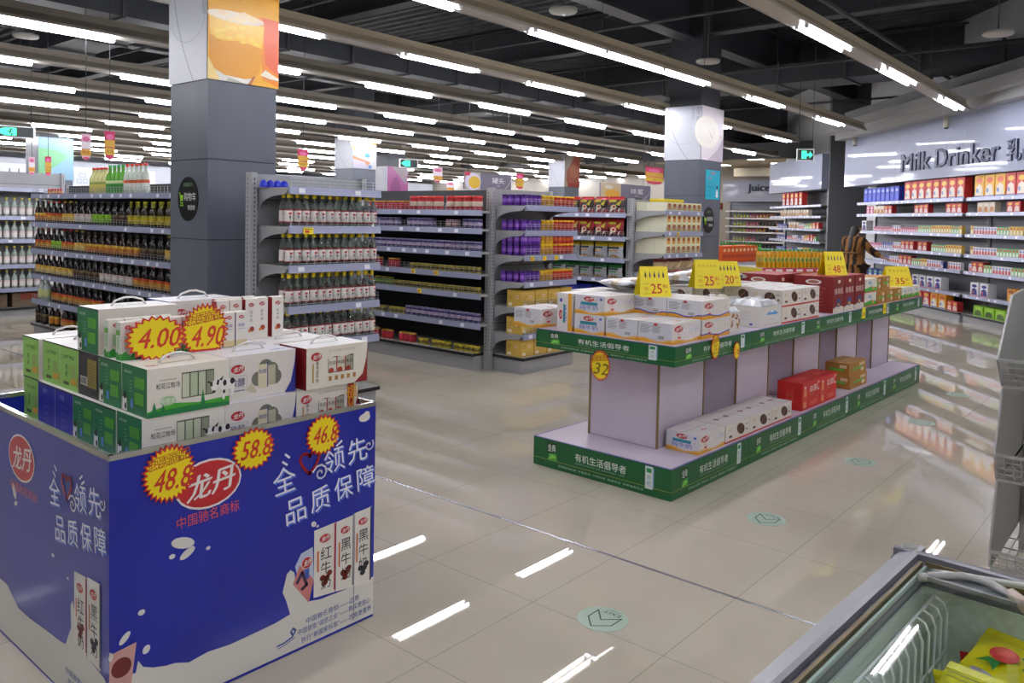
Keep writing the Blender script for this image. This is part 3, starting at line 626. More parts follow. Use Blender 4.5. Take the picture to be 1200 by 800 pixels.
# ------------------------------------------------------------------ its end: gold printed cake boxes over bags of biscuits
s6 = Spot(8.95, 5.08, 0)
gondola('grey shelving end with cream boxes beside the far grey column', s6, 1.0, .475, (.6, .9, 1.149, 1.429, 1.695), 1.84)
def art_cube(m_, F, a, b, c):
    for ff, w_ in ((F['front'], a), (F['right'], b)):
        m_.rect(ff, w_ * .2, c * .15, w_ * .8, c * .85, M('#c8862a', .5)); m_.rect(ff, w_ * .32, c * .5, w_ * .68, c * .78, M('#8a3a1c', .5), .0012); m_.rect(ff, w_ * .3, c * .24, w_ * .7, c * .4, M('#e0b05a', .5), .0012)
cube = carton(.128, .148, .112, '#e6e2bc', 'cake_box', art_cube, side='#e4e2c8')
for z, n, tiers in ((1.149, 'third', 2), (1.429, 'second', 2), (1.695, 'top', 1)):
    for t in range(tiers):
        for i in range(7):
            for rw in range(3 if i == 0 else 1):
                put(cube, s6, .06 + i * .132, .018 + rw * .1505, z + .001 + t * .1125, 'cream cake box, %s from left, %s%s, %s shelf of cake boxes' % (nth(i), ('', 'second deep, ', 'third deep, ')[rw], 'upper tier' if t else 'lower tier', n), 'cream cake boxes on the shelving end', 'box')
def art_biscuit(m_, f, w_, h):
    for i in range(9): a = random.uniform(.15, .85); b = random.uniform(.3, .8); m_.ell(f, w_ * a, h * b, w_ * .12, h * .08, M(random.choice(('#d8b88a', '#c8a070', '#e0cca8')), .3), .001 + i * .0003, 10, a * 6)
    m_.rect(f, w_ * .2, h * .08, w_ * .85, h * .2, M('#c8241e', .3), .004)
bisc = pillow(.29, .16, .12, 'biscuit_bag', ((.08, '#b8241e'), (.85, '#d0b48a'), (9, '#8a1c1c')), art_biscuit)
for z in (.9, .6):
    for i in range(3): put(bisc, s6, .17 + i * .33, .15, z + .001, 'bag of pale biscuits on the %s shelf of the cake end, %s from left' % ('upper' if z > .7 else 'lower', nth(i)), 'biscuit bags under the cake boxes', 'bag', rz=-.15)
price_card(s6, .3, 1.38, 'yellow price card under the second cake shelf'); price_card(s6, .3, .852, 'yellow price card under the biscuit bags')
m_ = MB(); m_.box((0, 0, 0), (.5, .2, .15), M('#e0cc1e', .5)); m_.box((-.01, -.01, .13), (.51, .21, .16), M('#d8c41a', .5)); tag(m_.build('yellow_tray', None, s6.w(.3, .2, 1.697)), 'flat yellow tray on the top shelf of the cake end', 'tray')
gondola('back to back shelving behind the snack bags', Spot(9.95, 7.2, P2), 2.6, .46, (.4, .8, 1.2, 1.6), 1.84, backm=DKBACK, guard=False, brackets=False)

# ------------------------------------------------------------------ diagonal milk wall
RZM = math.atan2(-.647, -.7625)      # local x runs from the far end towards the near right
DU, DN = Vector((.7625, .647, 0)), Vector((-.647, .7625, 0))
def dw(s, off, z=0): return (14.271 + DU.x * s + DN.x * off, 2.198 + DU.y * s + DN.y * off, z)
sm = Spot(*dw(5.42, 0)[:2], RZM)
LM = 9.6
m_ = MB(); WP = M('#c2c3c4', .5)
m_.box((-.65, .5, 0), (LM, .65, 5.3), WP); struct(m_.build('wall_milk', None, sm.w(0, 0, 0), RZM))
m_ = MB(); m_.box((-.62, -.3, 3.47), (LM, .5, 3.62), M('#a9aaab', .5)); m_.box((-.9, -.5, 3.62), (LM, .5, 3.8), M('#b4b5b6', .5)); m_.box((-.62, -.1, 3.8), (LM, .5, 4.1), M('#8f9092', .5)); struct(m_.build('trim_40', None, sm.w(0, 0, 0), RZM))
FASC = M('#9198ae', .5, 0, .3, 0, 0, 1, .25); LET = M('#3f4560', .4, .2)
def fascia(sp, x0, x1, z0, z1, y0, y1, label, words):
    e = empty('wall_sign', label, 'sign', sp.w(x0, y0, z0), sp.rz)
    m_ = MB(); q = 0; W = x1 - x0
    while q < W - .01:
        q2 = min(W, q + 2.44); m_.box((q + .002, 0, 0), (q2 - .002, y1 - y0, z1 - z0), FASC); q = q2
    m_.build('fascia_panel', e)
    f = Fr((0, -.03, 0), (1, 0, 0), (0, 0, 1))
    for t, x, z, h, w_ in words:
        vs, fs, tw, th = glyphs(t); kx, ky = w_ / tw, h / th
        for off in ((0, 0),):
            m_ = MB(); m_.add([f.p(x - x0 + a * kx, z + b * ky) for a, b in vs], fs, LET); m_.add([f.p(x - x0 + a * kx + h * .05, z + b * ky) for a, b in vs], fs, LET)
            bm_o = m_.build('lettering', e); md = bm_o.modifiers.new('depth', 'SOLIDIFY'); md.thickness = .03; md.offset = -1
    return e
def sx(s): return 5.42 - s
fascia(sm, sx(6.03), LM, 2.433, 3.47, -.06, .4, 'long glossy fascia lettered Milk Drinker over the milk wall', [('Milk', sx(3.33), .18, .33, 1.08), ('Drinker', sx(2.07), .18, .33, 1.88), ('乳品饮料', sx(0), .15, .33, 1.5)])
ZM = (.45, .84, 1.12, 1.455, 1.81, 2.06)
for b_ in range(2):
    sb = Spot(*sm.w(b_ * 4.27, 0, 0)[:2], RZM)
    gondola('wide grey milk wall shelving under the long fascia, %s bay' % ('far left' if b_ == 0 else 'near right'), sb, 4.16, .45, ZM, 2.42, guard=False, brackets=False, deck=.13, backm=M('#7f8288', .5), uw=.02)
def art_blob(c1, c2, c3=None):
    def f_(m_, F, a, b, c):
        f = F['front']; m_.poly(f, [(a * .1, c * .1), (a * .9, c * .1), (a * .8, c * .5), (a * .5, c * .62), (a * .2, c * .5)], M(c1, .45)); m_.ell(f, a * .5, c * .76, a * .32, c * .12, M(c2, .45)); 
        if c3: m_.rect(f, 0, 0, a, c * .08, M(c3, .45)); m_.ell(f, a * .3, c * .3, a * .12, c * .1, M(c3, .45), .0012)
        m_.rect(F['left'], b * .2, c * .2, b * .8, c * .7, M(c1, .5))
    return f_
mk = {
 'B': (carton(.17, .12, .3, '#2a3ec0', 'blue_milk_box', art_blob('#3a52d8', '#8a9ae8')), 'blue milk powder box', .2), 'R': (carton(.24, .14, .36, '#c8302c', 'red_gift_carton', art_blob('#e8d8c8', '#e8b83a', '#7a9ac8')), 'tall red gift carton', .262), 'S': (carton(.22, .14, .26, '#c8302c', 'red_gift_case', art_blob('#e8d8c8', '#e8b83a', '#7a9ac8')), 'red gift case', .262), 'T': (carton(.24, .14, .26, '#e8a020', 'orange_gift_case', art_blob('#e8e0d0', '#d85a2a', '#6a8ac8')), 'orange gift case', .28), 'Y': (carton(.26, .14, .36, '#e8b030', 'yellow_gift_carton', art_blob('#e8e0d0', '#d85a2a', '#6a8ac8')), 'tall yellow gift carton', .28),
 'p': (carton(.15, .1, .17, '#c85a8a', 'pink_carton', art_blob('#e8b8c8', '#f0e0d8')), 'pink carton', .17), 'c': (carton(.15, .1, .17, '#d8ccb8', 'cream_carton', art_blob('#b8783a', '#e0d8c8')), 'cream carton', .16), 'r': (carton(.16, .1, .17, '#b8282c', 'red_carton', art_blob('#e0c8c0', '#d8a03a')), 'red carton', .17),
 'w': (carton(.075, .06, .13, '#dcd8d6', 'white_drink_pack', art_blob('#c84a5a', '#5a7ac8')), 'white drink pack', .08), 'b': (carton(.075, .06, .12, '#39408a', 'blue_drink_pack', art_blob('#d8d8e0', '#8a90c8')), 'blue drink pack', .08), 'm': (carton(.08, .06, .1, '#c07a92', 'pink_drink_pack', art_blob('#e0c0cc', '#a83a5a')), 'pink drink pack', .085),
 'g': (carton(.075, .06, .13, '#7ab87a', 'green_drink_pack', art_blob('#e0e8d8', '#d84a3a')), 'green and white drink pack', .08), 'y': (carton(.08, .06, .14, '#d0b04a', 'yellow_drink_pack', art_blob('#e8e0c0', '#b8522a')), 'yellow drink pack', .085), 'o': (carton(.2, .14, .2, '#c8822a', 'orange_case', art_blob('#e0b060', '#8a4a1a')), 'orange case', .22),
 'v': (carton(.22, .14, .22, '#e0e0e4', 'white_blue_case', art_blob('#2a2f7a', '#2a2f7a', '#c84a5a')), 'white and dark blue case', .27), 'l': (carton(.26, .18, .17, '#8ac02a', 'lime_case', art_blob('#3a5a1a', '#a8d84a')), 'lime green case', .3), 'n': (carton(.2, .14, .22, '#2f3a8a', 'navy_case', art_blob('#c8ccd8', '#5aa86a')), 'navy blue case', .24)}
MW = {2.06: '  BBBBBBBB  RRRRRRRRYYYYRRRR', 1.81: '  .ppcccrr......rrr....rrr...ccc..rr', 1.455: '.v..mmmmmmmmmmwwwwmmmmmmmmggggggyyyyyyyygggyyyyywwwwwwwwggggyyyy', 1.12: '...mmmmmmmmbbbbbbwwwwrrr.rr.ggggggyyyyyyyyyywwwwwwwwgggggggwwwwww', .84: '.....bbbbbbbbbwwwwwrrrggggyyywwwwwwb.wwwwwwwwwrrgggwwwwwwggggg', .45: '   nnnnooorrrvvvv....vvv...ooovvv', .13: '  ......lllllSSTTrrr..lll..SSS'}
cnt = {}
for z, st in MW.items():
    q = .05; shn = nth(list(MW).index(z))
    for ch in st:
        if ch in ' .': q += .1 if ch == ' ' else .15; continue
        pr, d, wd = mk[ch]; cnt[(z, ch)] = cnt.get((z, ch), 0) + 1
        if q > 8.1: break
        if not 4.16 - wd < q < 4.31: put(pr, sm, q, .03, z + .001, '%s, %s of its kind from far end, %s milk wall shelf' % (d, nth(cnt[(z, ch)] - 1), shn), 'packs on the milk wall', 'box')
        q += wd
def camera(o, label):
    e = empty('security_camera', label, 'camera', o, RZM)
    MB().tube([(0, 0, .2), (0, 0, .02)], .02, M('#b8b4a8', .5), 8).build('stem', e); MB().lathe([(.045, -.09), (.05, -.085), (.05, .09), (.03, .1)], 12, M('#c8c4b4', .5)).build('body', e); MB().lathe([(.03, -.11), (.034, -.108), (.034, -.09)], 12, M('#15161a', .3)).build('lens', e)
camera(sm.w(sx(1.6), -.16, 3.36), 'small beige security camera under the cornice over the word Drinker')
camera(sm.w(sx(5.3), -.16, 3.4), 'small beige security camera under the cornice at the far end')

# ------------------------------------------------------------------ the shelving bay beyond, with its blank overhead box
sb = Spot(*dw(11.4, 0)[:2], RZM)
m_ = MB(); m_.box((-.4, .55, 0), (4.02, 1.6, 5.3), WP); m_.box((4.0, .1, 0), (4.1, 1.6, 5.3), M('#6f7276', .5)); struct(m_.build('wall_alcove', None, sb.w(0, 0, 0), RZM))
fascia(sb, 0, 4.0, 2.44, 3.3, -.05, .6, 'blank glossy overhead box left of the Milk Drinker fascia', [])
gondola('tall shelving of drinks under the blank overhead box', sb, 3.9, .5, (.45, .82, 1.14, 1.455, 1.78, 2.06), 2.42, guard=False, brackets=False, backm=M('#6a6d72', .5))
cnt = {}
for z, st in {2.06: '.  RRRRR', 1.78: '  ccccccccccc .', 1.455: ' bbbbbbbb.ccccwwwwggggyyrrr', 1.14: ' bbbbbbb.mmmmwwwwbbbwwyyrrgg', .82: ' bbbbbbb.mmmmbbbbwwwwyyyyggg', .45: 'nnnnnnnnnnnnnn'}.items():
    q = .35; shn = nth([2.06, 1.78, 1.455, 1.14, .82, .45].index(z))
    for ch in st:
        if ch in ' .': q += .22 if ch == ' ' else .12; continue
        pr, d, wd = mk[ch]; cnt[(z, ch)] = cnt.get((z, ch), 0) + 1; wd *= 1.25
        if q > 3.6: break
        put(pr, sb, q, .04, z + .001, '%s, %s of its kind from left, %s shelf under blank box' % (d, nth(cnt[(z, ch)] - 1), shn), 'packs under the overhead box', 'box'); q += wd
# ------------------------------------------------------------------ juice wall at the back right
sj = Spot(29.5, 14.1, -P2)
m_ = MB(); m_.box((30.05, 4, 0), (30.3, 34, 5.3), M('#a8a298', .5)); struct(m_.build('wall_juice'))
struct(MB().box((22.4, 3, 3.7), (30.1, 15.2, 3.8), M('#b4aa9a', .6)).build('ceiling_back_right'))
m_ = MB(); m_.box((28.2, 9.8, 3.3), (28.5, 13.2, 3.6), M('#a8a49c', .4)); struct(m_.build('trim_41'))
e = empty('downlight', 'recessed square downlight in the cream back ceiling', 'light', (25.4, 11.2, 3.69)); MB().box((-.3, -.3, -.01), (.3, .3, .008), M('#d8d0c0', .4)).build('frame', e); MB().box((-.24, -.24, -.02), (.24, .24, -.008), M('#fff0d8', .4, emit=24)).build('diffuser', e); kids(e)
for i, (x, y) in enumerate(((27.6, 11.2), (27.6, 13.4), (25.4, 13.4), (27.6, 9.0), (25.4, 9.0), (23.6, 7.6), (23.4, 12.4))): clone(e, (x, y, 3.69), None, 'square downlight in the cream back ceiling, %s of the further ones' % nth(i), 'downlights in the back ceiling')
fascia(sj, 0, 4.2, 2.4, 3.2, -.25, .3, 'curved silver fascia lettered Juice at the back right', [('Juice', 1.0, .3, .36, .85), ('Cola 果汁', 2.05, .3, .36, 1.6)])
gondola('long white shelving of bottled juice under the Juice fascia', sj, 4.6, .5, (.626, .886, 1.242, 1.469, 1.774, 2.053), 2.4, guard=False, brackets=False, lipm=M('#e0e2ec', .3), backm=M('#9a9ca8', .5))
jb = {c: sauce_bottle(a, b, d, d, h=.172, r=.04, name=n) for c, a, b, d, n in (('g', '#8fae3a', '#c8d86a', '#b8b84a', 'green_juice_bottle'), ('p', '#b84a6a', '#d87a8a', '#d8909a', 'pink_juice_bottle'), ('o', '#c8743a', '#d8904a', '#c8a04a', 'orange_juice_bottle'), ('b', '#3a4070', '#50568a', '#7a80b0', 'blue_drink_bottle'), ('k', '#241c1c', '#b8282c', '#3a2a2a', 'cola_bottle'))}
cnt = {}
for z, st in {2.053: '', 1.774: 'gggggpppooooobbbbbbooogggggppp', 1.469: 'ggggppppkkkkkobbbbbboogggpppppp', 1.242: 'ggggpppoookkkobbbbbboogggggkkkb', .886: 'ggggppp.kkkkkkkkkkk.ooogggpppbb', .626: 'ggpppgg.kkkkkkkkkkk.ogggooopppp'}.items():
    for i, ch in enumerate(st):
        if ch == '.': continue
        cnt[(z, ch)] = cnt.get((z, ch), 0) + 1
        put(jb[ch], sj, .35 + i * .132, .1, z + .001, '%s, %s of its kind from left, %s juice wall shelf' % ({'g': 'lime green juice bottle', 'p': 'pink juice bottle', 'o': 'orange juice bottle', 'b': 'dark blue bottle', 'k': 'dark cola bottle'}[ch], nth(cnt[(z, ch)] - 1), {1.774: 'top', 1.469: 'second', 1.242: 'third', .886: 'fourth', .626: 'fifth'}[z]), 'bottles on the back juice wall', 'bottle')
gb = sauce_bottle('#3a9a3a', '#2a8a3a', '#4ab04a', '#8ac85a', h=.33, r=.05, name='green_soda_bottle')
for i in range(14): put(gb, sj, .15 + i * .12, -.6, .55, 'large green soda bottle on the low stack before the juice wall, %s from left' % nth(i), 'green soda bottles before the juice wall', 'bottle')
tag(MB().box((0, 0, 0), (1.8, .5, .5), M('#5a7a4a', .5), {'front': M('#3a8a3a', .5)}).box((0, -.01, .5), (1.8, .51, .548), M('#cdd2cc', .5)).build('pallet_stand', None, sj.w(.05, -.85, 0), sj.rz), 'low green stand of soda bottles before the juice wall', 'stand')
# bakery rack left of it
sk = Spot(27.6, 15.6, -P2)
gondola('warm lit wooden bakery rack at the back, left of the juice wall', sk, 1.6, .5, (.6, 1.05, 1.5), 2.3, guard=False, brackets=False, backm=M('#c8a878', .5))
m_ = MB(); m_.box((0, -.3, 2.05), (2.2, .2, 2.3), M('#7a3a1c', .5), {'bottom': M('#e8c890', .5)}); f = Fr((0, -.3, 2.05), (1, 0, 0), (0, 0, 1)); m_.text(f, '烘焙', 1.1, .05, .16, M('#f0e4d0', .5)); tag(m_.build('brown_canopy', None, sk.w(0, 0, 0), sk.rz), 'brown canopy board over the bakery rack at the back', 'canopy')
pk = {'o': sauce_bottle('#d8a02a', '#c8482a', '#e0c050', '#d8a02a', h=.25, r=.06, name='yellow_jar'), 'v': sauce_bottle('#6a2a4a', '#c8b83a', '#9a7a9a', '#6a2a4a', h=.25, r=.06, name='maroon_jar')}
for z in (.6, 1.05):
    for i in range(9): put(pk['ov'[z < .7]], sk, .15 + i * .16, .1, z + .001, '%s jar on the back bakery rack, %s from left' % ('yellow' if z > .7 else 'maroon', nth(i)), 'jars on the bakery rack', 'jar')
m_ = MB(); m_.lathe([(.16, 0), (.17, .02), (.17, .2), (.1, .34), (.03, .37)], 14, M('#d8241c', .5)); tag(m_.build('red_lantern', None, sk.w(.7, .24, 1.51)), 'round red lantern on the bakery rack at the back', 'lantern')
# far left back wall lettering
m_ = MB(); m_.box((0, 0, 0), (9, .3, .95), M('#c8ced8', .4)); o = m_.build('fascia_panel'); e = empty('wall_sign', 'pale far fascia with large grey letters at the far left', 'sign', (6.0, 31, 2.15)); o.parent = e
f = Fr((0, -.01, 0), (1, 0, 0), (0, 0, 1)); m_ = MB(); m_.text(f, 'Household', 1.9, .36, .42, M('#6a707e', .4), w=2.35); m_.text(f, '家居用品', 4.75, .34, .42, M('#a8b0bc', .4)); m_.text(f, 'Textile', 4.4, .05, .2, M('#98a0ac', .4)); m_.build('lettering', e)
struct(MB().box((2, 31.05, 0), (30, 31.3, 3.3), M('#aeb3bc', .5)).build('wall_back'))
gondola('low far shelving along the back wall at the far left', Spot(6, 30.4, 0), 6, .5, (.5, .9, 1.3, 1.7), 2.0, guard=False, brackets=False)
# ------------------------------------------------------------------ islands beyond the green display
si = Spot(13.2, 6.3, 0)
m_ = MB(); m_.box((0, 0, 0), (1.5, .7, .85), M('#c9cdd6', .5)); f = Fr((0, 0, 0), (1, 0, 0), (0, 0, 1))
m_.poly(f, [(.05, .72), (.75, .3), (.75, .05), (.05, .05)], M('#d8c84a', .5)); m_.ell(f, 1.2, .4, .22, .22, M('#c8343a', .5)); m_.ell(f, 1.2, .4, .16, .16, M('#8fa0c8', .5), .001); m_.text(f, '果汁饮料', .35, .74, .06, M('#5a6068', .5)); m_.ell(f, .2, .77, .05, .03, M('#4ab04a', .5)); m_.rect(f, 0, .83, 1.5, .85, M('#b4b8c2', .5))
tag(m_.build('pallet_display', None, si.w(0, 0, 0)), 'pale printed pallet box carrying the orange cartons beside the far column', 'display')
def art_or(m_, F, a, b, c):
    f = F['front']; m_.rect(f, a * .1, c * .3, a * .9, c * .5, M('#b83a10', .45)); m_.ell(f, a * .5, c * .75, a * .3, c * .1, M('#f0d0a0', .45)); m_.rect(f, 0, 0, a, c * .1, M('#c8401a', .45)); m_.rect(F['top'], a * .3, b * .4, a * .7, b * .6, M('#c8241a', .4))
oc = carton(.16, .3, .3, '#e0601a', 'orange_carton', art_or)
for i in range(9): put(oc, si, .02 + i * .163, .05, .851, 'tall orange juice carton on the pale pallet box, %s from left' % nth(i), 'orange cartons on the pallet box', 'box')
sq = Spot(12.5, 5.3, math.atan2(-.51, .86))
e = empty('display_table', 'bottle table with red and white edge behind the green display', 'table', sq.w(0, 0, 0), sq.rz)
MB().box((0, 0, .78), (1.25, .75, .85), M('#d8d4d0', .5), {'front': M('#c8384a', .5)}).build('table_top', e); MB().box((.06, .05, 0), (1.19, .7, .78), M('#c9a05a', .6)).build('table_body', e)
m_ = MB(); m_.box((-.012, .02, .3), (0, .73, .84), M('#e8d41a', .5)); f = Fr((-.012, .73, .3), (0, -1, 0), (0, 0, 1)); m_.ell(f, .2, .3, .1, .14, M('#8a5a1a', .5)); m_.ell(f, .45, .22, .09, .12, M('#d8c8a0', .5)); m_.text(f, '特价', .3, .4, .08, M('#c82a1a', .5)); m_.build('side_poster', e)
m_ = MB(); f = Fr((0, 0, .78), (1, 0, 0), (0, 0, 1)); 
for i in range(6): m_.rect(f, .05 + i * .2, .012, .18 + i * .2, .05, M('#f0e8e4', .5), .001)
m_.build('edge_strip', e)
ob = MB(); OY = M('#dca21c', .15); GC = M('#2f9a3c', .4); LBY = M('#d8b84a', .4)
ob.lathe([(.03, 0, OY), (.034, .01, OY), (.034, .09, LBY), (.0345, .092, LBY), (.0345, .17, OY), (.034, .172, OY), (.036, .2, OY), (.03, .245, OY), (.014, .27, GC), (.017, .272, GC), (.017, .3)], 12, OY)
f = Fr((-.02, -.0347, .09), (1, 0, 0), (0, 0, 1)); ob.rect(f, .005, .01, .035, .07, M('#3a8a3a', .5)); ob = ob.build('orange_drink_bottle')
for rw in range(3):
    for i in range(15): put(ob, sq, .07 + i * .079, .06 + rw * .085, .851, 'orange drink bottle with green cap behind the green display, %s from left, %s row' % (nth(i), ('front', 'middle', 'back')[rw]), 'orange drink bottles on the table', 'bottle')

# ------------------------------------------------------------------ shopper
def skin(name, pts, edges, m, parent=None, sub=2, root=0):
    me = bpy.data.meshes.new(name); me.from_pydata([p[0] for p in pts], edges, []); o = bpy.data.objects.new(name, me); COL.objects.link(o)
    md = o.modifiers.new('skin', 'SKIN'); md.use_smooth_shade = True
    for v, p in zip(me.skin_vertices[0].data, pts): v.radius = (p[1], p[2] if len(p) > 2 else p[1])
    me.skin_vertices[0].data[root].use_root = True
    s = o.modifiers.new('sub', 'SUBSURF'); s.levels = sub; s.render_levels = sub
    me.materials.append(m)
    if parent: o.parent = parent
    return o
def stripes():
    m = bpy.data.materials.new('fur_stripes'); m.use_nodes = True; nt = m.node_tree; b = nt.nodes['Principled BSDF']
    tc = nt.nodes.new('ShaderNodeTexCoord'); wv = nt.nodes.new('ShaderNodeTexWave'); wv.bands_direction = 'X'; wv.inputs['Scale'].default_value = 2.6; wv.inputs['Distortion'].default_value = 3; wv.inputs['Detail'].default_value = 3; wv.inputs['Detail Scale'].default_value = 2
    r = nt.nodes.new('ShaderNodeValToRGB'); r.color_ramp.elements[0].color = rgb('#1d130c'); r.color_ramp.elements[0].position = .35; r.color_ramp.elements[1].color = rgb('#8a5f2c'); r.color_ramp.elements[1].position = .6
    nt.links.new(tc.outputs['Object'], wv.inputs['Vector']); nt.links.new(wv.outputs['Fac'], r.inputs['Fac']); nt.links.new(r.outputs['Color'], b.inputs['Base Color']); b.inputs['Roughness'].default_value = .9
    return m
FUR = stripes(); SKIN = M('#c99a7c', .5); HAIR = M('#17110e', .5)
pe = empty('person', 'person in striped brown fur coat, back turned, reaching to the milk shelves', 'person', (16.06, 5.01, 0), -1.9)
# local: facing +y (the shelves), +x is the person's right
body = [((0, 0, .88), .13, .1), ((0, 0, 1.08), .12, .09), ((0, .01, 1.28), .13, .085), ((0, .02, 1.36), .06, .06), ((0, .05, 1.42), .045), ((0, .075, 1.49), .075, .085), ((0, .07, 1.53), .06, .07),
        ((.09, 0, .82), .085), ((.1, .01, .46), .055), ((.1, -.02, .1), .036), ((.1, .09, .045), .03), ((-.09, 0, .82), .085), ((-.1, .01, .46), .055), ((-.1, -.02, .1), .036), ((-.1, .09, .045), .03),
        ((.17, 0, 1.3), .055), ((.3, .07, 1.1), .04), ((.42, .24, .98), .03), ((-.17, 0, 1.3), .055), ((-.24, .04, 1.06), .04), ((-.2, .2, .96), .03)]
hand = []
edg = [(0, 1), (1, 2), (2, 3), (3, 4), (4, 5), (5, 6), (0, 7), (7, 8), (8, 9), (9, 10), (0, 11), (11, 12), (12, 13), (13, 14), (2, 15), (15, 16), (16, 17), (2, 18), (18, 19), (19, 20)]
for root_, s_, wr, dr in ((17, 1, Vector((.42, .24, .98)), Vector((.45, .85, -.25)).normalized()), (20, -1, Vector((-.2, .2, .96)), Vector((.2, .95, -.1)).normalized())):
    lat = dr.cross(Vector((0, 0, 1))).normalized(); n0 = len(body); body.append((tuple(wr + dr * .06), .026, .018)); edg.append((root_, n0))
    for k_, (o_, ln) in enumerate(((-.03, .065), (-.01, .08), (.011, .076), (.03, .06))):
        a = len(body); body.append((tuple(wr + dr * .09 + lat * o_), .0095)); body.append((tuple(wr + dr * (.09 + ln * .55) + lat * o_ * 1.15 - Vector((0, 0, .008))), .0085)); body.append((tuple(wr + dr * (.09 + ln) + lat * o_ * 1.2 - Vector((0, 0, .03))), .007)); edg += [(n0, a), (a, a + 1), (a + 1, a + 2)]
    a = len(body); body.append((tuple(wr + dr * .04 - lat * .035 * s_), .011)); body.append((tuple(wr + dr * .08 - lat * .055 * s_ - Vector((0, 0, .015))), .0085)); edg += [(n0, a), (a, a + 1)]
skin('body', body, edg, SKIN, pe)
coat = [((0, 0, .6), .25, .19), ((0, 0, .8), .235, .18), ((0, 0, 1.02), .2, .155), ((0, 0, 1.06), .19, .15), ((0, 0, 1.24), .215, .15), ((0, .01, 1.34), .14, .11), ((.19, 0, 1.29), .085), ((.3, .07, 1.1), .075), ((.41, .23, .99), .062), ((-.19, 0, 1.29), .085), ((-.245, .04, 1.06), .075), ((-.2, .19, .965), .062), ((0, 0, .5), .255, .19)]
skin('fur_coat', coat, [(0, 1), (1, 2), (2, 3), (3, 4), (4, 5), (4, 6), (6, 7), (7, 8), (4, 9), (9, 10), (10, 11), (0, 12)], FUR, pe)
m_ = MB(); m_.tube([(.198 * math.cos(t), .158 * math.sin(t), 1.04) for t in [i * math.pi / 10 for i in range(20)]], .018, M('#6a4a24', .7), 6, True); m_.build('belt', pe)
skin('hair', [((0, .05, 1.53), .085, .09), ((0, .01, 1.48), .09, .085), ((0, -.05, 1.38), .07, .05), ((0, -.1, 1.26), .06, .035), ((.01, -.14, 1.14), .05, .025), ((.01, -.14, 1.06), .025, .015)], [(0, 1), (1, 2), (2, 3), (3, 4), (4, 5)], HAIR, pe)
for s_ in (-1, 1):
    MB().box((s_ * .1 - .045, -.06, 0), (s_ * .1 + .045, .15, .09), M('#1a1614', .4)).build('shoe', pe)
    skin('trouser_leg', [((s_ * .09, 0, .8), .1), ((s_ * .1, .01, .46), .07), ((s_ * .1, -.02, .08), .055)], [(0, 1), (1, 2)], M('#1c1c22', .8), pe)
for s_ in (-1, 1):
    e1 = skin('ear', [((s_ * .08, .07, 1.5), .012), ((s_ * .085, .065, 1.47), .01)], [(0, 1)], SKIN, pe, 1)
m_ = MB(); m_.lathe([(.012, 0), (.014, .01), (.006, .03)], 8, SKIN, (0, .15, 1.475)); m_.build('nose', pe)
m_ = MB(); [m_.lathe([(.002, 0), (.008, .006), (.002, .012)], 8, M('#1a1512', .3), (sx_, .148, 1.5)) for sx_ in (-.03, .03)]; m_.build('eyes', pe)
m_ = MB(); m_.box((-.02, .142, 1.435), (.02, .15, 1.443), M('#a85a54', .5)); m_.build('mouth', pe)

# ------------------------------------------------------------------ hanging signs, banners, exit signs
def hang_sign(x, y, z, w_, h, word, sub, label, art):
    e = empty('hanging_sign', label, 'sign', (x, y, z)); m_ = MB(); m_.box((0, 0, 0), (w_, .03, h), M('#716c7c', .5)); f = Fr((0, 0, 0), (1, 0, 0), (0, 0, 1))
    m_.text(f, word, w_ * .7, h * .6, h * .34, M('#e8e8ec', .5), c=True, w=w_ * .26); m_.text(f, sub, w_ * .7, h * .3, h * .13, M('#cfcfd8', .5), c=True); m_.stroke(f, [(w_ * .82, 0), (w_ * .93, h * .4), (w_, h * .8)], .008, M('#d8d8e0', .5)); m_.rect(f, w_ * .985, 0, w_, h, M('#e8e8ec', .5)); art(m_, f, w_, h); m_.build('sign_board', e)
    for q in (.1, w_ - .1): MB().tube([(q, .015, h), (q, .015, 5.3 - z)], .005, WIRE, 4).build('hanger', e)
def a_soup(m_, f, w_, h): m_.rect(f, 0, 0, w_ * .32, h, M('#b8b0a8', .5)); m_.ell(f, w_ * .17, h * .45, w_ * .16, h * .5, M('#dcd4e8', .5), .0012); m_.ell(f, w_ * .2, h * .42, w_ * .12, h * .36, M('#e0b83a', .5), .0018); m_.poly(f, [(0, h), (w_ * .12, h * 1.0), (w_ * .1, h * .8), (0, h * .75)], M('#c83a5a', .5), .002)
def a_honey(m_, f, w_, h): m_.rect(f, 0, 0, w_ * .38, h, M('#d0c0a4', .5)); m_.ell(f, w_ * .2, h * .5, w_ * .17, h * .4, M('#d8c08a', .5), .0012); m_.ell(f, w_ * .22, h * .35, w_ * .14, h * .25, M('#e0a83a', .5), .0018); m_.ell(f, w_ * .15, h * .75, w_ * .08, h * .12, M('#e8e0d0', .5), .002)
hang_sign(9.4, 9, 2.02, 1.17, .28, '罐头', 'Can', 'grey hanging sign with yellow soup bowl over the can aisle', a_soup); hang_sign(13.28, 9, 1.985, 1.92, .33, '蜂蜜', 'Honey', 'grey hanging sign with honey picture over the snack aisle', a_honey)
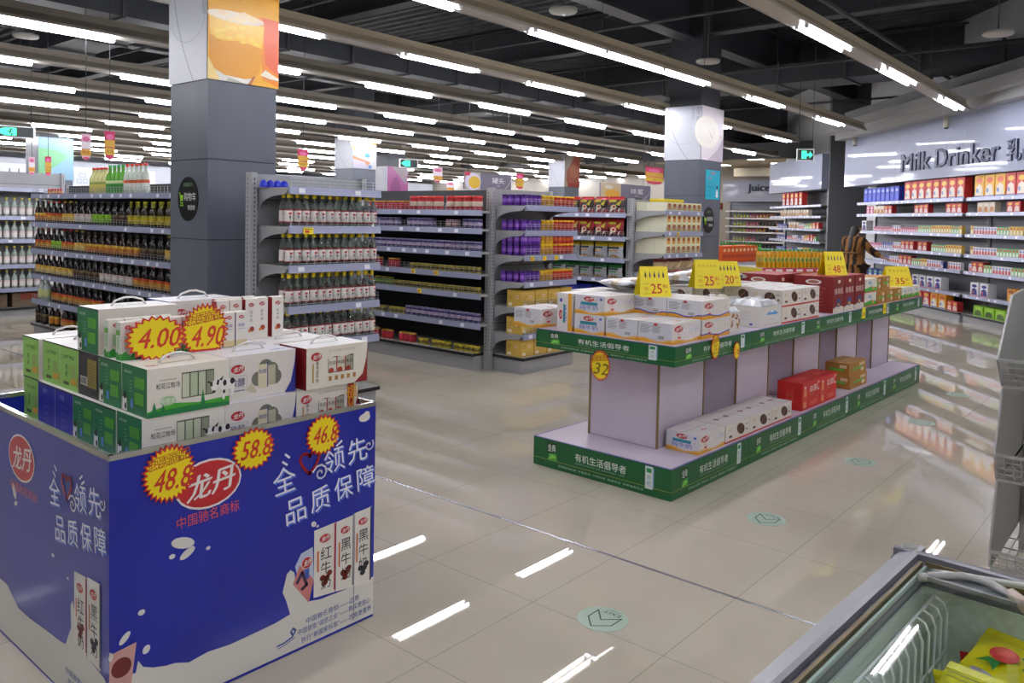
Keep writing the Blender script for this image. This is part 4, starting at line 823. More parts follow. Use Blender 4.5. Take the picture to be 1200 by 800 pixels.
def banner(x, y, z0, z1, w_, label, g, a, rz=0):
    e = empty('hanging_banner', label, 'banner', (x, y, z0), rz, g); h = z1 - z0; m_ = MB(); pts = [(0, .06, 0), (w_ * .25, .015, 0), (w_ * .5, 0, 0), (w_ * .75, .015, 0), (w_, .06, 0)]
    m_.prism([(0, 0, .08), (w_ * .15, 0, .02), (w_ * .5, 0, 0), (w_ * .85, 0, .02), (w_, 0, .08), (w_, 0, h), (0, 0, h)], (0, .006, 0), M(a[0], .5)); f = Fr((0, 0, 0), (1, 0, 0), (0, 0, 1))
    m_.rect(f, 0, h * .45, w_, h * .7, M(a[1], .5)); m_.rect(f, 0, h * .18, w_, h * .42, M(a[2], .5)); m_.ell(f, w_ * .5, h * .8, w_ * .35, h * .1, M(a[3], .5)); m_.text(f, '年货', w_ * .5, h * .3, h * .12, M('#a82420', .5), l=.001, c=True); m_.ell(f, w_ * .5, h * .08, w_ * .3, h * .05, M('#d84a6a', .5)); m_.build('banner_sheet', e)
    MB().tube([(w_ / 2, .003, h), (w_ / 2, .003, 5.3 - z0)], .004, WIRE, 4).build('hanger', e)
ba, bb = ('#e8b8cc', '#f0e6ea', '#e0a83a', '#d86a9a'), ('#c83060', '#d8a83a', '#d8b43a', '#e06aa0')
for i, (x, y, z0, z1, w_, a, d) in enumerate(((3.56, 9, 2.08, 2.36, .1, ba, 'pale pink banner above the oil bottles, left of the pair'), (3.8, 9, 2.1, 2.41, .11, bb, 'red and gold banner above the oil bottles, right of the pair'), (4.42, 13, 2.05, 2.31, .08, ba, 'small pale pink banner before the far fascia, left of the pair'), (4.64, 13, 2.05, 2.335, .08, bb, 'small red and gold banner before the far fascia, right of the pair'),
    (6.25, 9, 2.13, 2.41, .16, bb, 'pink and gold banner just right of the near column'), (8.7, 9, 2.09, 2.33, .2, ba, 'pale pink banner between the two columns over the can shelving'), (10.68, 9, 2.07, 2.34, .21, bb, 'red and gold banner just right of the can sign'), (14.96, 9, 2.36, 2.73, .74, bb, 'large pink and gold banner left of the far grey column, upper one'), (15.1, 9.3, 2.0, 2.34, .55, bb, 'pink and gold banner left of the far grey column, lower one'), (12.2, 11, 2.05, 2.24, .2, bb, 'small banner low between the exit sign and can sign'), (11.0, 11, 2.05, 2.24, .2, ba, 'small banner low under the green exit sign'))):
    banner(x, y, z0, z1, w_, d, 'hanging sale banners', a)
EXG = M('#2fe0a0', .4, emit=2.2); EXB = M('#0a1a16', .4)
def exit_sign(x, y, z, w_, h, rz, label, right):
    e = empty('exit_sign', label, 'sign', (x, y, z), rz); m_ = MB(); m_.box((-w_ / 2, 0, -h / 2), (w_ / 2, .04, h / 2), M('#c9ccd0', .4)); m_.build('case', e); m_ = MB(); f = Fr((-w_ / 2, 0, -h / 2), (1, 0, 0), (0, 0, 1)); m_.rect(f, w_ * .05, h * .08, w_ * .95, h * .92, EXB, .001)
    s = 1 if right else -1; cx = w_ * .5
    m_.poly(f, [(cx + s * w_ * .42, h * .5), (cx + s * w_ * .24, h * .78), (cx + s * w_ * .24, h * .6), (cx - s * w_ * .05, h * .6), (cx - s * w_ * .05, h * .4), (cx + s * w_ * .24, h * .4), (cx + s * w_ * .24, h * .22)][::s], EXG, .002)
    m_.rect(f, cx - w_ * .22, h * .18, cx + w_ * .06, h * .82, EXG, .0022); m_.ell(f, cx - w_ * .06, h * .7, w_ * .035, h * .07, EXB, .003); m_.stroke(f, [(cx - w_ * .07, h * .6), (cx - w_ * .1, h * .42), (cx - w_ * .03, h * .3), (cx - w_ * .05, h * .22)], w_ * .03, EXB, .003); m_.stroke(f, [(cx - w_ * .16, h * .52), (cx - w_ * .02, h * .52)], w_ * .025, EXB, .003); m_.build('lit_face', e)
    for q in (-w_ * .4, w_ * .4): MB().tube([(q, .02, h / 2), (q, .02, 5.3 - z)], .005, WIRE, 4).build('hanger', e)
exit_sign(4.55, 14, 2.74, .58, .18, -.25, 'lit green exit sign at the far left', False); exit_sign(11.75, 12.9, 2.69, .42, .19, -.35, 'lit green exit sign in the middle of the hall', False); exit_sign(12.72, 4.76, 2.66, .26, .19, -1.05, 'lit green exit sign left of the milk fascia', True)
# ------------------------------------------------------------------ blue milk display bin
RED, WHT, BLK = M('#b81f26', .4), M('#e6e4df', .45), M('#1a1a1c', .5)
def logo(m_, f, cx, cy, rx_, ry_=None, l=.001, word='龙丹'):
    ry_ = ry_ or rx_ * .62
    m_.ell(f, cx, cy, rx_ * 1.06, ry_ * 1.1, WHT, l); m_.ell(f, cx, cy, rx_, ry_, RED, l + .0006, 24)
    for q_ in (-1, 0, 1): m_.text(f, word, cx + q_ * rx_ * .022, cy + q_ * rx_ * .012, ry_ * 1.08, WHT, l + .0012 + q_ * .0001, w=rx_ * 1.5, c=True, shear=.25, ang=.12)
def star(w_, h_, price, name='price_star', head=False, pts=22, cut=False, pc='#c8321e'):
    'printed starburst: centre origin, facing -y'
    m_ = MB(); n = pts * 2; R, r = 1, .84
    o = [((R if i % 2 == 0 else r) * w_ / 2 * math.cos(math.pi * 2 * i / n), (R if i % 2 == 0 else r) * h_ / 2 * math.sin(math.pi * 2 * i / n)) for i in range(n)]
    if cut: o = [(a, max(b, -h_ * .36)) for a, b in o]
    m_.prism([(a, 0, b) for a, b in o], (0, .002, 0), M('#c82424', .45)); f = Fr((0, 0, 0), (1, 0, 0), (0, 0, 1))
    k_ = .9; o2 = [(a * k_, max(b * k_, -h_ * .36 if cut else -9)) for a, b in o]; m_.poly(f, o2, M('#ecd60f', .45), .0008)
    if head:
        for i, ch in enumerate('热卖商品'): m_.text(f, ch, (-.27 + i * .18) * w_, (.2 + i * .025) * h_, h_ * .17, M('#b03a1c', .5), .0014, c=True, ang=.15); m_.stroke(f, [((-.36 + i * .18) * w_, (.1 + i * .025) * h_), ((-.18 + i * .18) * w_, (.13 + i * .025) * h_), ((-.18 + i * .18) * w_, (.31 + i * .025) * h_), ((-.36 + i * .18) * w_, (.28 + i * .025) * h_)], h_ * .012, M('#c0601c', .5), .0012, True)
    m_.text(f, price, .02 * w_, (-.1 if head else 0) * h_, h_ * (.36 if head else .42), M(pc, .5), .0016, w=w_ * .66, c=True, shear=.22)
    m_.text(f, price, .02 * w_ + w_ * .012, (-.1 if head else 0) * h_ + h_ * .008, h_ * (.36 if head else .42), M(pc, .5), .0013, w=w_ * .66, c=True, shear=.22)
    return m_.build(name)
BL = noisy('blue_print', '#03168e', '#061e9c', 2.2, .35, coat=.15); FILM = M('#1233a4', .18, coat=.6)
BX, BY, BW, BD, BH = 1.02, 2.385, 1.0, 1.1, .835
e = empty('display_bin', 'large blue printed milk display bin with white milk splash at its foot', 'display', (BX, BY, 0))
def splash(m_, f, W, pts):
    m_.poly(f, pts, M('#d9d7cf', .4), .0008)
def milkpack(m_, f, x0, x1, y0, y1, word, edge):
    m_.poly(f, [(x0, y0), (x1, y0 - .01), (x1, y1 + .006), (x0, y1)], M('#e2dfd6', .4), .0016); m_.rect(f, x1 - .006, y0, x1, y1 + .004, M(edge, .4), .0022)
    w_ = x1 - x0; logo(m_, f, x0 + w_ * .5, y1 - .04, w_ * .26, w_ * .16, .0024)
    for i, ch in enumerate(word): m_.text(f, ch, x0 + w_ * .55, y1 - .095 - i * .055, .046, BLK, .0026, c=True)
    m_.rect(f, x0 + w_ * .14, y0 + .09, x0 + w_ * .22, y1 - .08, M('#c8642a', .5), .0024)
    for a, b in ((.4, .05), (.6, .045), (.52, .03), (.72, .06)): m_.ell(f, x0 + w_ * a, y0 + b + .012, .013, .011, M('#7a2a1c' if edge != '#1a1a1c' else '#20202c', .5), .0026, 10)
def slogan(m_, f, x, y, s, small=False):
    W = M('#e8eaf2', .4); HB = M('#5a7ad8', .4)
    for dx, dl, mt in ((.006, .0014, HB), (0, .002, W)):
        for k_, ch in enumerate('全心领先'):
            if ch == '心': continue
            m_.text(f, ch, x + s * (.5 + k_ * 1.12) + dx, y + s * (.5 + k_ * .14) - dx, s * .98, mt, dl, c=True, w=s * .95, ang=.1)
        for k_, ch in enumerate('品质保障'): m_.text(f, ch, x + s * (1.0 + k_ * 1.1) + dx, y + s * (-.75 + k_ * .16) - dx, s * .92, mt, dl, c=True, w=s * .88, ang=.1)
    cx, cy = x + s * 1.6, y + s * .95; m_.stroke(f, [(cx + s * .42 * (math.sin(t) ** 3), cy + s * .03 * (13 * math.cos(t) - 5 * math.cos(2 * t) - 2 * math.cos(3 * t))) for t in [i * math.pi / 12 for i in range(24)]], s * .11, M('#c82a30', .4), .0024, True)
    m_.stroke(f, [(cx + s * .5 + s * (.05 + .024 * i) * math.cos(i * .7), cy - s * .55 + s * (.05 + .024 * i) * math.sin(i * .7)) for i in range(14)], s * .07, W, .002)
    m_.stroke(f, [(cx + s * 2.85 + s * (.05 + .02 * i) * math.cos(i * .7), cy + s * .05 + s * (.05 + .02 * i) * math.sin(i * .7)) for i in range(11)], s * .06, W, .002)
    for a, b in ((-.9, .35), (-1.0, .1), (1.1, .5), (1.25, .35)): m_.stroke(f, [(cx + s * a, cy + s * b), (cx + s * a * 1.18, cy + s * (b + .14))], s * .08, W, .002)
INKB = M('#2e4f9e', .5)
m_ = MB(); m_.box((0, 0, 0), (BW, .012, BH), BL); f = Fr((0, 0, 0), (1, 0, 0), (0, 0, 1))
sp_f = [(0, .01), (BW, .01), (BW, .16), (.97, .15), (.75, .155), (.70, .165), (.675, .2), (.66, .225), (.645, .24), (.638, .29), (.622, .305), (.607, .295), (.6, .27), (.59, .235), (.605, .2), (.622, .146), (.56, .136), (.438, .131), (.39, .129), (.312, .136), (.247, .128), (.2, .145), (.173, .148), (.13, .16), (.1, .175), (.085, .2), (.078, .165), (.05, .17), (.03, .2), (.01, .25), (0, .26)]
splash(m_, f, BW, sp_f)
for cx, cy, ra, an in ((.225, .52, .04, -.3), (.24, .483, .028, .5), (.19, .487, .01, 0), (.095, .345, .011, 0), (.31, .478, .008, 0), (.718, .442, .012, -.6), (.735, .43, .006, 0), (.045, .285, .022, .8), (.11, .225, .014, 1.0)): m_.ell(f, cx, cy, ra, ra * .45 if ra > .02 else ra * .8, M('#d9d7cf', .4), .0012, 14, an)
m_.poly(f, [(.64, .31), (.665, .35), (.715, .36), (.72, .24), (.7, .175), (.66, .24)], M('#b8c4dc', .4), .0011); m_.poly(f, [(.632, .25), (.66, .31), (.72, .24), (.7, .16)], M('#c87a78', .4), .0013); m_.stroke(f, [(.65, .25), (.67, .28), (.69, .23), (.67, .22)], .012, M('#3a2a4a', .4), .0015); logo(m_, f, .69, .31, .022, .02, .0015); m_.rect(f, .68, .25, .7, .3, M('#3a58b0', .4), .0014)
m_.poly(f, [(.0, .25), (.08, .26), (.062, .12), (.03, .06), (.0, .08)], M('#c89a94', .4), .0012); m_.ell(f, .035, .2, .03, .03, M('#6a2420', .4), .0016); milkpack(m_, f, .72, .815, .17, .417, '红牛奶', '#b02028'); milkpack(m_, f, .818, .9, .16, .422, '黑牛奶', '#8a8a88'); milkpack(m_, f, .9, .985, .15, .432, '黑牛奶', '#1a1a1c')
m_.rect(f, .9015, .02, .9035, BH - .01, M('#08206a', .5), .003)
for i, (t, x, y, w_) in enumerate((('中国驰名商标——品质', .69, .085, .24), ('中国首批“诚信企业”——购买更放心', .655, .055, .33), ('执行“新国家标准”——饮用更营养', .67, .022, .32))): m_.text(f, t, x, y, .022, INKB, .0014, w=w_, ang=.02)
m_.stroke(f, [(.57, .05), (.6, .052), (.63, .06), (.645, .08), (.635, .09), (.625, .08), (.632, .068)], .006, INKB, .0014); m_.stroke(f, [(.575, .04), (.61, .045), (.64, .055)], .003, INKB, .0014)
logo(m_, f, .312, .688, .108, .073, .0016); m_.text(f, '中国驰名商标', .205, .566, .038, M('#e2564a', .4), .002, w=.215, ang=.03)
slogan(m_, f, .545, .585, .095)
m_.ell(f, .945, .79, .028, .016, M('#d8d4c8', .5), .001, 9); m_.ell(f, .955, .8, .016, .014, M('#d8d4c8', .5), .0012, 7)
m_.build('front_panel', e)
m_ = MB(); n = 26; V = []; f = Fr((0, BD, 0), (0, -1, 0), (0, 0, 1))
m_.box((0, .012, 0), (.012, BD, BH), BL)
f = Fr((0, BD - .185, 0), (0, -1, 0), (0, 0, 1))
splash(m_, f, BD, [(-.185, .01), (.915, .01), (.915, .17), (.9, .16), (.88, .17), (.76, .19), (.68, .2), (.67, .3), (.655, .33), (.64, .31), (.645, .24), (.6, .17), (.56, .165), (.45, .16), (.3, .15), (.19, .15), (.08, .2), (0, .2), (-.185, .25)])
for cx, cy, ra, an in ((.155, .56, .03, -1), (.17, .52, .016, .4), (.5, .43, .012, 0), (.62, .39, .008, 0), (.93, .25, .02, .8)): m_.ell(f, cx, cy, ra, ra * .5, M('#d9d7cf', .4), .0012, 12, an)
logo(m_, f, .225, .692, .115, .075, .0016); m_.text(f, '中国驰名商标', .12, .566, .034, M('#d8645a', .4), .002, w=.25)
slogan(m_, f, .47, .6, .09); milkpack(m_, f, .67, .76, .2, .43, '红牛奶', '#b02028'); milkpack(m_, f, .765, .86, .19, .44, '黑牛奶', '#1a1a1c')
m_.text(f, '执行“新国家标准”', .62, .05, .02, INKB, .0014, w=.25); m_.text(f, '中国首批“诚信企业”', .6, .08, .02, INKB, .0014, w=.27); m_.build('side_panel', e)
m_ = MB(); m_.box((BW - .012, .012, 0), (BW, BD, BH), BL); m_.box((.012, BD - .012, 0), (BW - .012, BD, BH), BL); m_.build('rear_panel', e)
m_ = MB(); nx = 14; nz = 10; V = []; rr = random.Random(3)
for j in range(nz + 1):
    for i in range(nx + 1): V.append((-.0018 if i > nx - 2 else -.004 - rr.random() * .007 - .005 * math.sin(i * 1.7 + j * .6) ** 2, BD * i / nx, BH * (.02 + .98 * j / nz)))
cl = bpy.data.materials.new('clear_film'); cl.use_nodes = True; b_ = cl.node_tree.nodes['Principled BSDF']; b_.inputs['Alpha'].default_value = .05; b_.inputs['Roughness'].default_value = .12; b_.inputs['Base Color'].default_value = (.8, .85, .95, 1)
m_.add(V, [(j * (nx + 1) + i, (j + 1) * (nx + 1) + i, (j + 1) * (nx + 1) + i + 1, j * (nx + 1) + i + 1) for j in range(nz) for i in range(nx)], cl, True); m_.build('film_wrap', e)
ALU = M('#b9bab2', .25, .9)
m_ = MB()
for a, b in (((0, .006, BH), (BW, .006, BH)), ((.006, 0, BH), (.006, BD, BH)), ((BW - .006, 0, BH), (BW - .006, BD, BH)), ((0, BD - .006, BH), (BW, BD - .006, BH))): m_.bar(a, b, .016, .016, ALU)
m_.build('rim', e)
DZ = .755
MB().box((.012, .012, DZ - .02), (BW - .012, BD - .012, DZ), M('#b7b2d0', .5)).build('inner_deck', e)
# ---- cartons on the bin
UNDER = []
def handle(m_, a, b, c, mt=WHT): m_.tube([(a * .28, b * .5, c), (a * .33, b * .5, c + .018), (a * .45, b * .5, c + .028), (a * .55, b * .5, c + .028), (a * .67, b * .5, c + .018), (a * .72, b * .5, c)], .004, mt, 6)
def cow(m_, f, x, y, s):
    W, K = M('#f0eee8', .45), BLK
    m_.poly(f, [(x - .1 * s, y + .5 * s), (x + .9 * s, y + .62 * s), (x + s, y + .3 * s), (x + .92 * s, y - .3 * s), (x + .8 * s, y - .3 * s), (x + .78 * s, y + .05 * s), (x + .45 * s, y + .05 * s), (x + .42 * s, y - .45 * s), (x + .3 * s, y - .45 * s), (x + .25 * s, y + .1 * s)], W, .0014)
    m_.poly(f, [(x - .42 * s, y + .55 * s), (x + .1 * s, y + .6 * s), (x + .05 * s, y + .25 * s), (x - .12 * s, y), (x - .26 * s, y), (x - .36 * s, y + .3 * s)], W, .0018)
    m_.poly(f, [(x - .42 * s, y + .55 * s), (x - .25 * s, y + .55 * s), (x - .28 * s, y + .3 * s), (x - .38 * s, y + .32 * s)], K, .0022); m_.poly(f, [(x, y + .6 * s), (x + .12 * s, y + .6 * s), (x + .06 * s, y + .3 * s), (x - .06 * s, y + .4 * s)], K, .0022); m_.poly(f, [(x - .6 * s, y + .58 * s), (x - .4 * s, y + .6 * s), (x - .42 * s, y + .48 * s)], K, .0022); m_.poly(f, [(x + .1 * s, y + .6 * s), (x + .35 * s, y + .8 * s), (x + .25 * s, y + .55 * s)], K, .0022)
    m_.ell(f, x - .19 * s, y + .03 * s, .1 * s, .06 * s, M('#3a2c28', .5), .0024); m_.ell(f, x + .42 * s, y + .4 * s, .1 * s, .16 * s, K, .002); m_.ell(f, x + .85 * s, y + .45 * s, .13 * s, .16 * s, K, .002); m_.ell(f, x + .38 * s, y - .05 * s, .07 * s, .1 * s, K, .002)
def pack_window(m_, f, x0, y0, x1, y1, cols):
    m_.rect(f, x0, y0, x1, y1, M('#4a4c40', .4), .0008); n = len(cols); w_ = (x1 - x0) / n
    for i, c in enumerate(cols): m_.rect(f, x0 + i * w_ + .002, y0 + .003, x0 + (i + 1) * w_ - .002, y1 - .004, M(c, .35), .0012)
def greenend(m_, f, w_, h, cowy=True):
    G = M('#0f7040', .45); m_.rect(f, 0, 0, w_, h, G, .0005); yl = M('#5fae2a', .5)
    m_.rect(f, w_ * .52, h * .56, w_ * .9, h * .78, yl, .001); m_.rect(f, w_ * .52, h * .22, w_ * .86, h * .46, yl, .001); m_.text(f, '松花江牧场', w_ * .1, h * .82, h * .06, WHT, .0012, w=w_ * .3)
    for i in range(6): m_.rect(f, w_ * .54, h * (.58 + i * .032), w_ * .84, h * (.588 + i * .032), G, .0013); m_.rect(f, w_ * .54, h * (.25 + i * .032), w_ * .8, h * (.258 + i * .032), G, .0013)
    for i in range(4): m_.rect(f, w_ * .3, h * (.45 + i * .07), w_ * .42, h * (.46 + i * .07), M('#8fc8a0', .5), .0012)
    m_.poly(f, [(w_ * .02, h * .02), (w_ * .22, h * .02), (w_ * .2, h * .3), (w_ * .14, h * .42), (w_ * .04, h * .3)], M('#e8e6e0', .45), .0014); m_.poly(f, [(w_ * .04, h * .32), (w_ * .15, h * .46), (w_ * .2, h * .3), (w_ * .12, h * .26)], BLK, .0018); m_.ell(f, w_ * .16, h * .12, w_ * .04, h * .07, BLK, .0018); m_.rect(f, w_ * .36, h * .12, w_ * .46, h * .3, M('#5a8ad0', .5), .0012)
def cowbox(a=.28, b=.172, c=.154):
    e_ = empty('milk_gift_box', 'x', 'box'); m_ = MB(); CR = M('#e4dfd2', .45); m_.box((0, 0, 0), (a, b, c), CR, {'top': M('#eceae4', .45)}); F = boxfaces(a, b, c); f = F['front']
    m_.poly(f, [(0, 0), (a, 0), (a, c * .2), (a * .6, c * .17), (a * .3, c * .24), (0, c * .12)], M('#3fa02a', .45), .0006); m_.poly(f, [(0, 0), (a, 0), (a, c * .08), (a * .5, c * .13), (0, c * .1)], M('#137a3c', .45), .001)
    for x, s in ((.08, .2), (.18, .12), (.66, .34)): m_.poly(f, [(a * (x - .03), c * .1), (a * (x + .03), c * .1), (a * x, c * (.12 + s))], M('#137a3c', .45), .0014)
    pack_window(m_, f, a * .4, c * .3, a * .8, c * .84, ('#c9cdb4', '#b4bf9e', '#bcc4aa', '#8d937a')); cow(m_, f, a * .84, c * .33, c * .42)
    m_.text(f, '松花江牧场', a * .1, c * .56, c * .12, BLK, .0012, w=a * .28); m_.ell(f, a * .24, c * .3, a * .1, c * .1, M('#a8c89a', .45), .0009); m_.text(f, '纯牛奶', a * .24, c * .3, c * .12, M('#e8efe0', .5), .0013, c=True); m_.stroke(f, [(a * .14, c * .74), (a * .34, c * .74)], .002, M('#8a9a7a', .5), .001)
    greenend(m_, F['left'], b, c); greenend(m_, F['right'], b, c); m_.rect(F['top'], a * .28, b * .4, a * .72, b * .44, M('#8d9088', .5)); logo(m_, F['top'], a * .14, b * .3, .022, .01, .0008); m_.build('carton_body', e_)
    m_ = MB(); handle(m_, a, b, c); m_.build('carry_handle', e_); kids(e_); return e_
def zhichun(a=.282, b=.172, c=.154):
    e_ = empty('yogurt_gift_box', 'x', 'box'); m_ = MB(); m_.box((0, 0, 0), (a, b, c), M('#e0dad2', .45), {'top': M('#eceaf0', .45), 'left': M('#2a3080', .45), 'right': M('#2a3080', .45)}); F = boxfaces(a, b, c); f = F['front']
    NV = M('#26308c', .45); m_.poly(f, [(a * .84, 0), (a, 0), (a, c), (a * .985, c * .7), (a * .93, c * .25)], NV, .0006)
    for cx, cy, r in ((.56, .5, .12), (.46, .42, .1), (.64, .6, .1), (.68, .42, .11), (.56, .68, .1)): m_.ell(f, a * cx, c * cy, a * r, c * r * 1.7, M('#6f7060', .4), .0006, 18)
    m_.rect(f, a * .45, c * .2, a * .58, c * .74, M('#d8d0b0', .4), .001); m_.rect(f, a * .59, c * .24, a * .7, c * .7, M('#b8b498', .4), .001); m_.rect(f, a * .58, c * .2, a * .592, c * .8, NV, .0012); m_.text(f, '致醇', a * .515, c * .58, c * .1, NV, .0014, c=True)
    logo(m_, f, a * .17, c * .7, .026, .016, .0008); m_.text(f, '致醇', a * .17, c * .4, c * .19, M('#3a3f7a', .5), .001, c=True, w=a * .2); m_.stroke(f, [(a * .05, c * .28), (a * .3, c * .28), (a * .3, c * .54), (a * .05, c * .54)], .001, M('#9a9ab0', .5), .001, True); m_.rect(f, a * .08, c * .2, a * .27, c * .23, M('#8a8a98', .5), .001)
    m_.poly(f, [(a * .28, c * .2), (a * .36, c * .34), (a * .44, c * .14), (a * .4, c * .1)], M('#c8bfa4', .5), .0008); m_.text(F['top'], '致醇酸牛奶', a * .7, b * .15, b * .12, M('#5a5f9a', .5), .0008); m_.rect(F['top'], a * .3, b * .5, a * .7, b * .53, M('#3a3c48', .5)); m_.build('carton_body', e_)
    m_ = MB(); handle(m_, a, b, c); m_.build('carry_handle', e_); kids(e_); return e_
def hongniu(a=.284, b=.172, c=.154):
    e_ = empty('red_milk_gift_box', 'x', 'box'); m_ = MB(); m_.box((0, 0, 0), (a, b, c), M('#e2dccc', .45), {'top': M('#edebea', .45), 'left': M('#7e1216', .45), 'right': M('#7e1216', .45)}); F = boxfaces(a, b, c); f = F['front']
    m_.poly(f, [(a * .78, 0), (a, 0), (a, c), (a * .985, c * .6), (a * .92, c * .2)], M('#8a1418', .45), .0006); logo(m_, f, a * .15, c * .78, .024, .016, .001)
    for i, ch in enumerate('黑牛红牛奶'): m_.text(f, ch, a * .17, c * (.62 - i * .105), c * .09, BLK, .001, c=True)
    m_.rect(f, a * .09, c * .16, a * .115, c * .62, M('#b89a5a', .5), .001); pack_window(m_, f, a * .34, c * .34, a * .76, c * .74, ('#dcd6c4', '#cfc8b4', '#9c9a88'))
    m_.poly(f, [(a * .34, c * .76), (a * .34, c * .68), (a * .45, c * .74), (a * .6, c * .7), (a * .76, c * .76)], M('#e2dccc', .45), .0016)
    for i in (1, 2): m_.rect(f, a * (.34 + .14 * i) - .003, c * .35, a * (.34 + .14 * i) + .001, c * .72, M('#a82024', .45), .0017)
    for i in range(3): m_.ell(f, a * (.39 + .14 * i), c * .4, .012, .01, M('#a03a20', .5), .0018); m_.text(f, '牛奶', a * (.41 + .14 * i), c * .58, .016, BLK, .0018, c=True)
    for i in range(5): m_.rect(f, a * (.35 + i * .1), c * .15, a * (.4 + i * .1), c * .26, M('#a8763a', .5), .001)
    m_.text(f, '北大荒黑牛奶饮品', a * .34, c * .85, c * .06, M('#b8a898', .5), .001, w=a * .44); m_.rect(F['left'], b * .12, c * .14, b * .34, c * .36, M('#d8d2c8', .5), .001)
    for i in range(6): m_.rect(F['left'], b * .13 + i * .006, c * .15, b * .13 + i * .006 + .003, c * .33, BLK, .0014)
    for i, ch in enumerate('黑牛奶饮品'): m_.text(F['left'], ch, b * .55, c * (.74 - i * .1), c * .08, M('#c89a5a', .5), .001, c=True)
    m_.rect(F['top'], a * .3, b * .5, a * .7, b * .53, M('#3a3c48', .5)); m_.build('carton_body', e_); m_ = MB(); handle(m_, a, b, c); m_.build('carry_handle', e_); kids(e_); return e_
def sidebox(name, col, kind, a=.28, b=.17, c=.154):
    e_ = empty(name, 'x', 'box'); m_ = MB(); m_.box((0, 0, 0), (a, b, c), M('#ded8cc', .45), {'top': M('#eae8e4', .45), 'left': M(col, .45), 'right': M(col, .45)}); F = boxfaces(a, b, c); f = F['left']
    if kind == 'oat':
        m_.text(f, 'OAT MILK', b * .2, c * .72, c * .08, M('#3a4a1c', .5), .001, w=b * .6)
        for i, ch in enumerate('燕麦'): m_.text(f, ch, b * .36, c * (.52 - i * .16), c * .13, M('#2c3a18', .5), .001, c=True)
        m_.rect(f, b * .6, c * .26, b * .86, c * .58, M('#8fae5a', .5), .001); m_.rect(f, b * .6, c * .14, b * .9, c * .28, M('#d8a83a', .5), .0014); m_.rect(f, b * .2, c * .1, b * .5, c * .18, M('#4a5a2a', .5), .001); m_.poly(f, [(b, 0), (b * .95, c * .3), (b, c * .36)], M('#c88a2a', .5), .001)
    if kind == 'black':
        m_.rect(f, b * .46, c * .22, b * .9, c * .86, M('#8a7a34', .5), .001); m_.rect(f, b * .12, c * .24, b * .46, c * .44, M('#c8c6c0', .5), .0014)
        for i in range(7): m_.rect(f, b * (.15 + .04 * i), c * .27, b * (.17 + .04 * i), c * .42, BLK, .0018)
        for i in range(8): m_.rect(f, b * .5, c * (.3 + .06 * i), b * .84, c * (.315 + .06 * i), M('#5a4e20', .5), .0014)
    if kind == 'blue':
        m_.text(f, '致醇', b * .3, c * .76, c * .12, M('#8f94d8', .5), .001)
        for i in range(4): m_.text(f, '营养美味', b * .34, c * (.56 - i * .15), c * .07, M('#5a60c0', .5), .001)
    if kind == 'green': greenend(m_, f, b, c)
    m_.rect(F['top'], a * .3, b * .5, a * .7, b * .53, M('#3a3c48', .5)); m_.rect(f, 0, c * .97, b, c, M('#2c2c2a', .6), .0012); m_.build('carton_body', e_)
    m_ = MB(); handle(m_, a, b, c); m_.build('carry_handle', e_); kids(e_); return e_
O0 = Spot(0, 0, 0)
G_ = 'milk gift boxes on the blue bin'
cb, zc, hn = cowbox(), zhichun(), hongniu()
Z1, Z2_, Z3_ = DZ + .001, DZ + .156, DZ + .311
put(cb, O0, 1.156, 2.472, Z1, 'green and white cow gift box at the front left, lower one half behind the rim', G_); put(cb, O0, 1.17, 2.468, Z2_, 'green and white cow gift box at the front left corner, upper one with whole cow', G_)
put(zc, O0, 1.438, 2.475, Z1, 'white yogurt gift box with red logo in the front row, lower middle', G_); put(zc, O0, 1.452, 2.5, Z2_, 'white yogurt gift box in the front row, upper middle', G_)
put(hn, O0, 1.722, 2.475, Z1, 'red ended gift box with gold bow in the front row, lower right', G_); put(hn, O0, 1.757, 2.465, Z2_, 'red ended gift box with milk cartons in its window, upper right', G_)
ge = sidebox('green_gift_box', '#0f7040', 'green', b=.168); bk = sidebox('black_gift_box', '#242327', 'black', b=.165); bu = sidebox('blue_gift_box', '#1f2596', 'blue', b=.158); oat = sidebox('oat_milk_box', '#8cc45a', 'oat', b=.158)
put(ge, O0, 1.154, 2.649, Z1, 'green ended gift box on the left side, lower tier behind the corner box', G_); put(ge, O0, 1.17, 2.645, Z2_, 'green ended gift box on the left side, upper tier beside the black box', G_); put(ge, O0, 1.154, 2.819, Z1, 'green ended gift box on the left side, lower tier under the black box', G_)
put(bk, O0, 1.17, 2.816, Z2_, 'black gift box with gold panel on the left side', G_)
put(bu, O0, 1.154, 2.99, Z1, 'royal blue gift box on the left side, next to the green one', G_); put(bu, O0, 1.154, 3.15, Z1, 'royal blue gift box on the left side, next to the light green one', G_)
put(oat, O0, 1.17, 2.984, Z2_, 'light green oat milk box, upper tier next to the black box', G_); put(oat, O0, 1.17, 3.145, Z2_, 'light green oat milk box, upper tier between two others', G_); put(oat, O0, 1.16, 3.32, Z2_ , 'light green oat milk box, upper tier at the far end', G_); put(oat, O0, 1.16, 3.312, Z1, 'light green oat milk box, lower tier at the far end', G_)
for i, (x, n) in enumerate(((1.438, 'middle'), (1.722, 'right'))):
    for z, t in ((Z1, 'lower'), (Z2_, 'upper')):
        put(zc if i == 0 else hn, O0, x, 2.652 + .03 * (i == 0 and t == 'upper'), z, '%s gift box in the second row, %s %s' % ('white yogurt' if i == 0 else 'red ended', t, n), G_)
        put(zc if i == 0 else hn, O0, x, 2.86, z, '%s gift box in the third row, %s %s' % ('white yogurt' if i == 0 else 'red ended', t, n), G_)
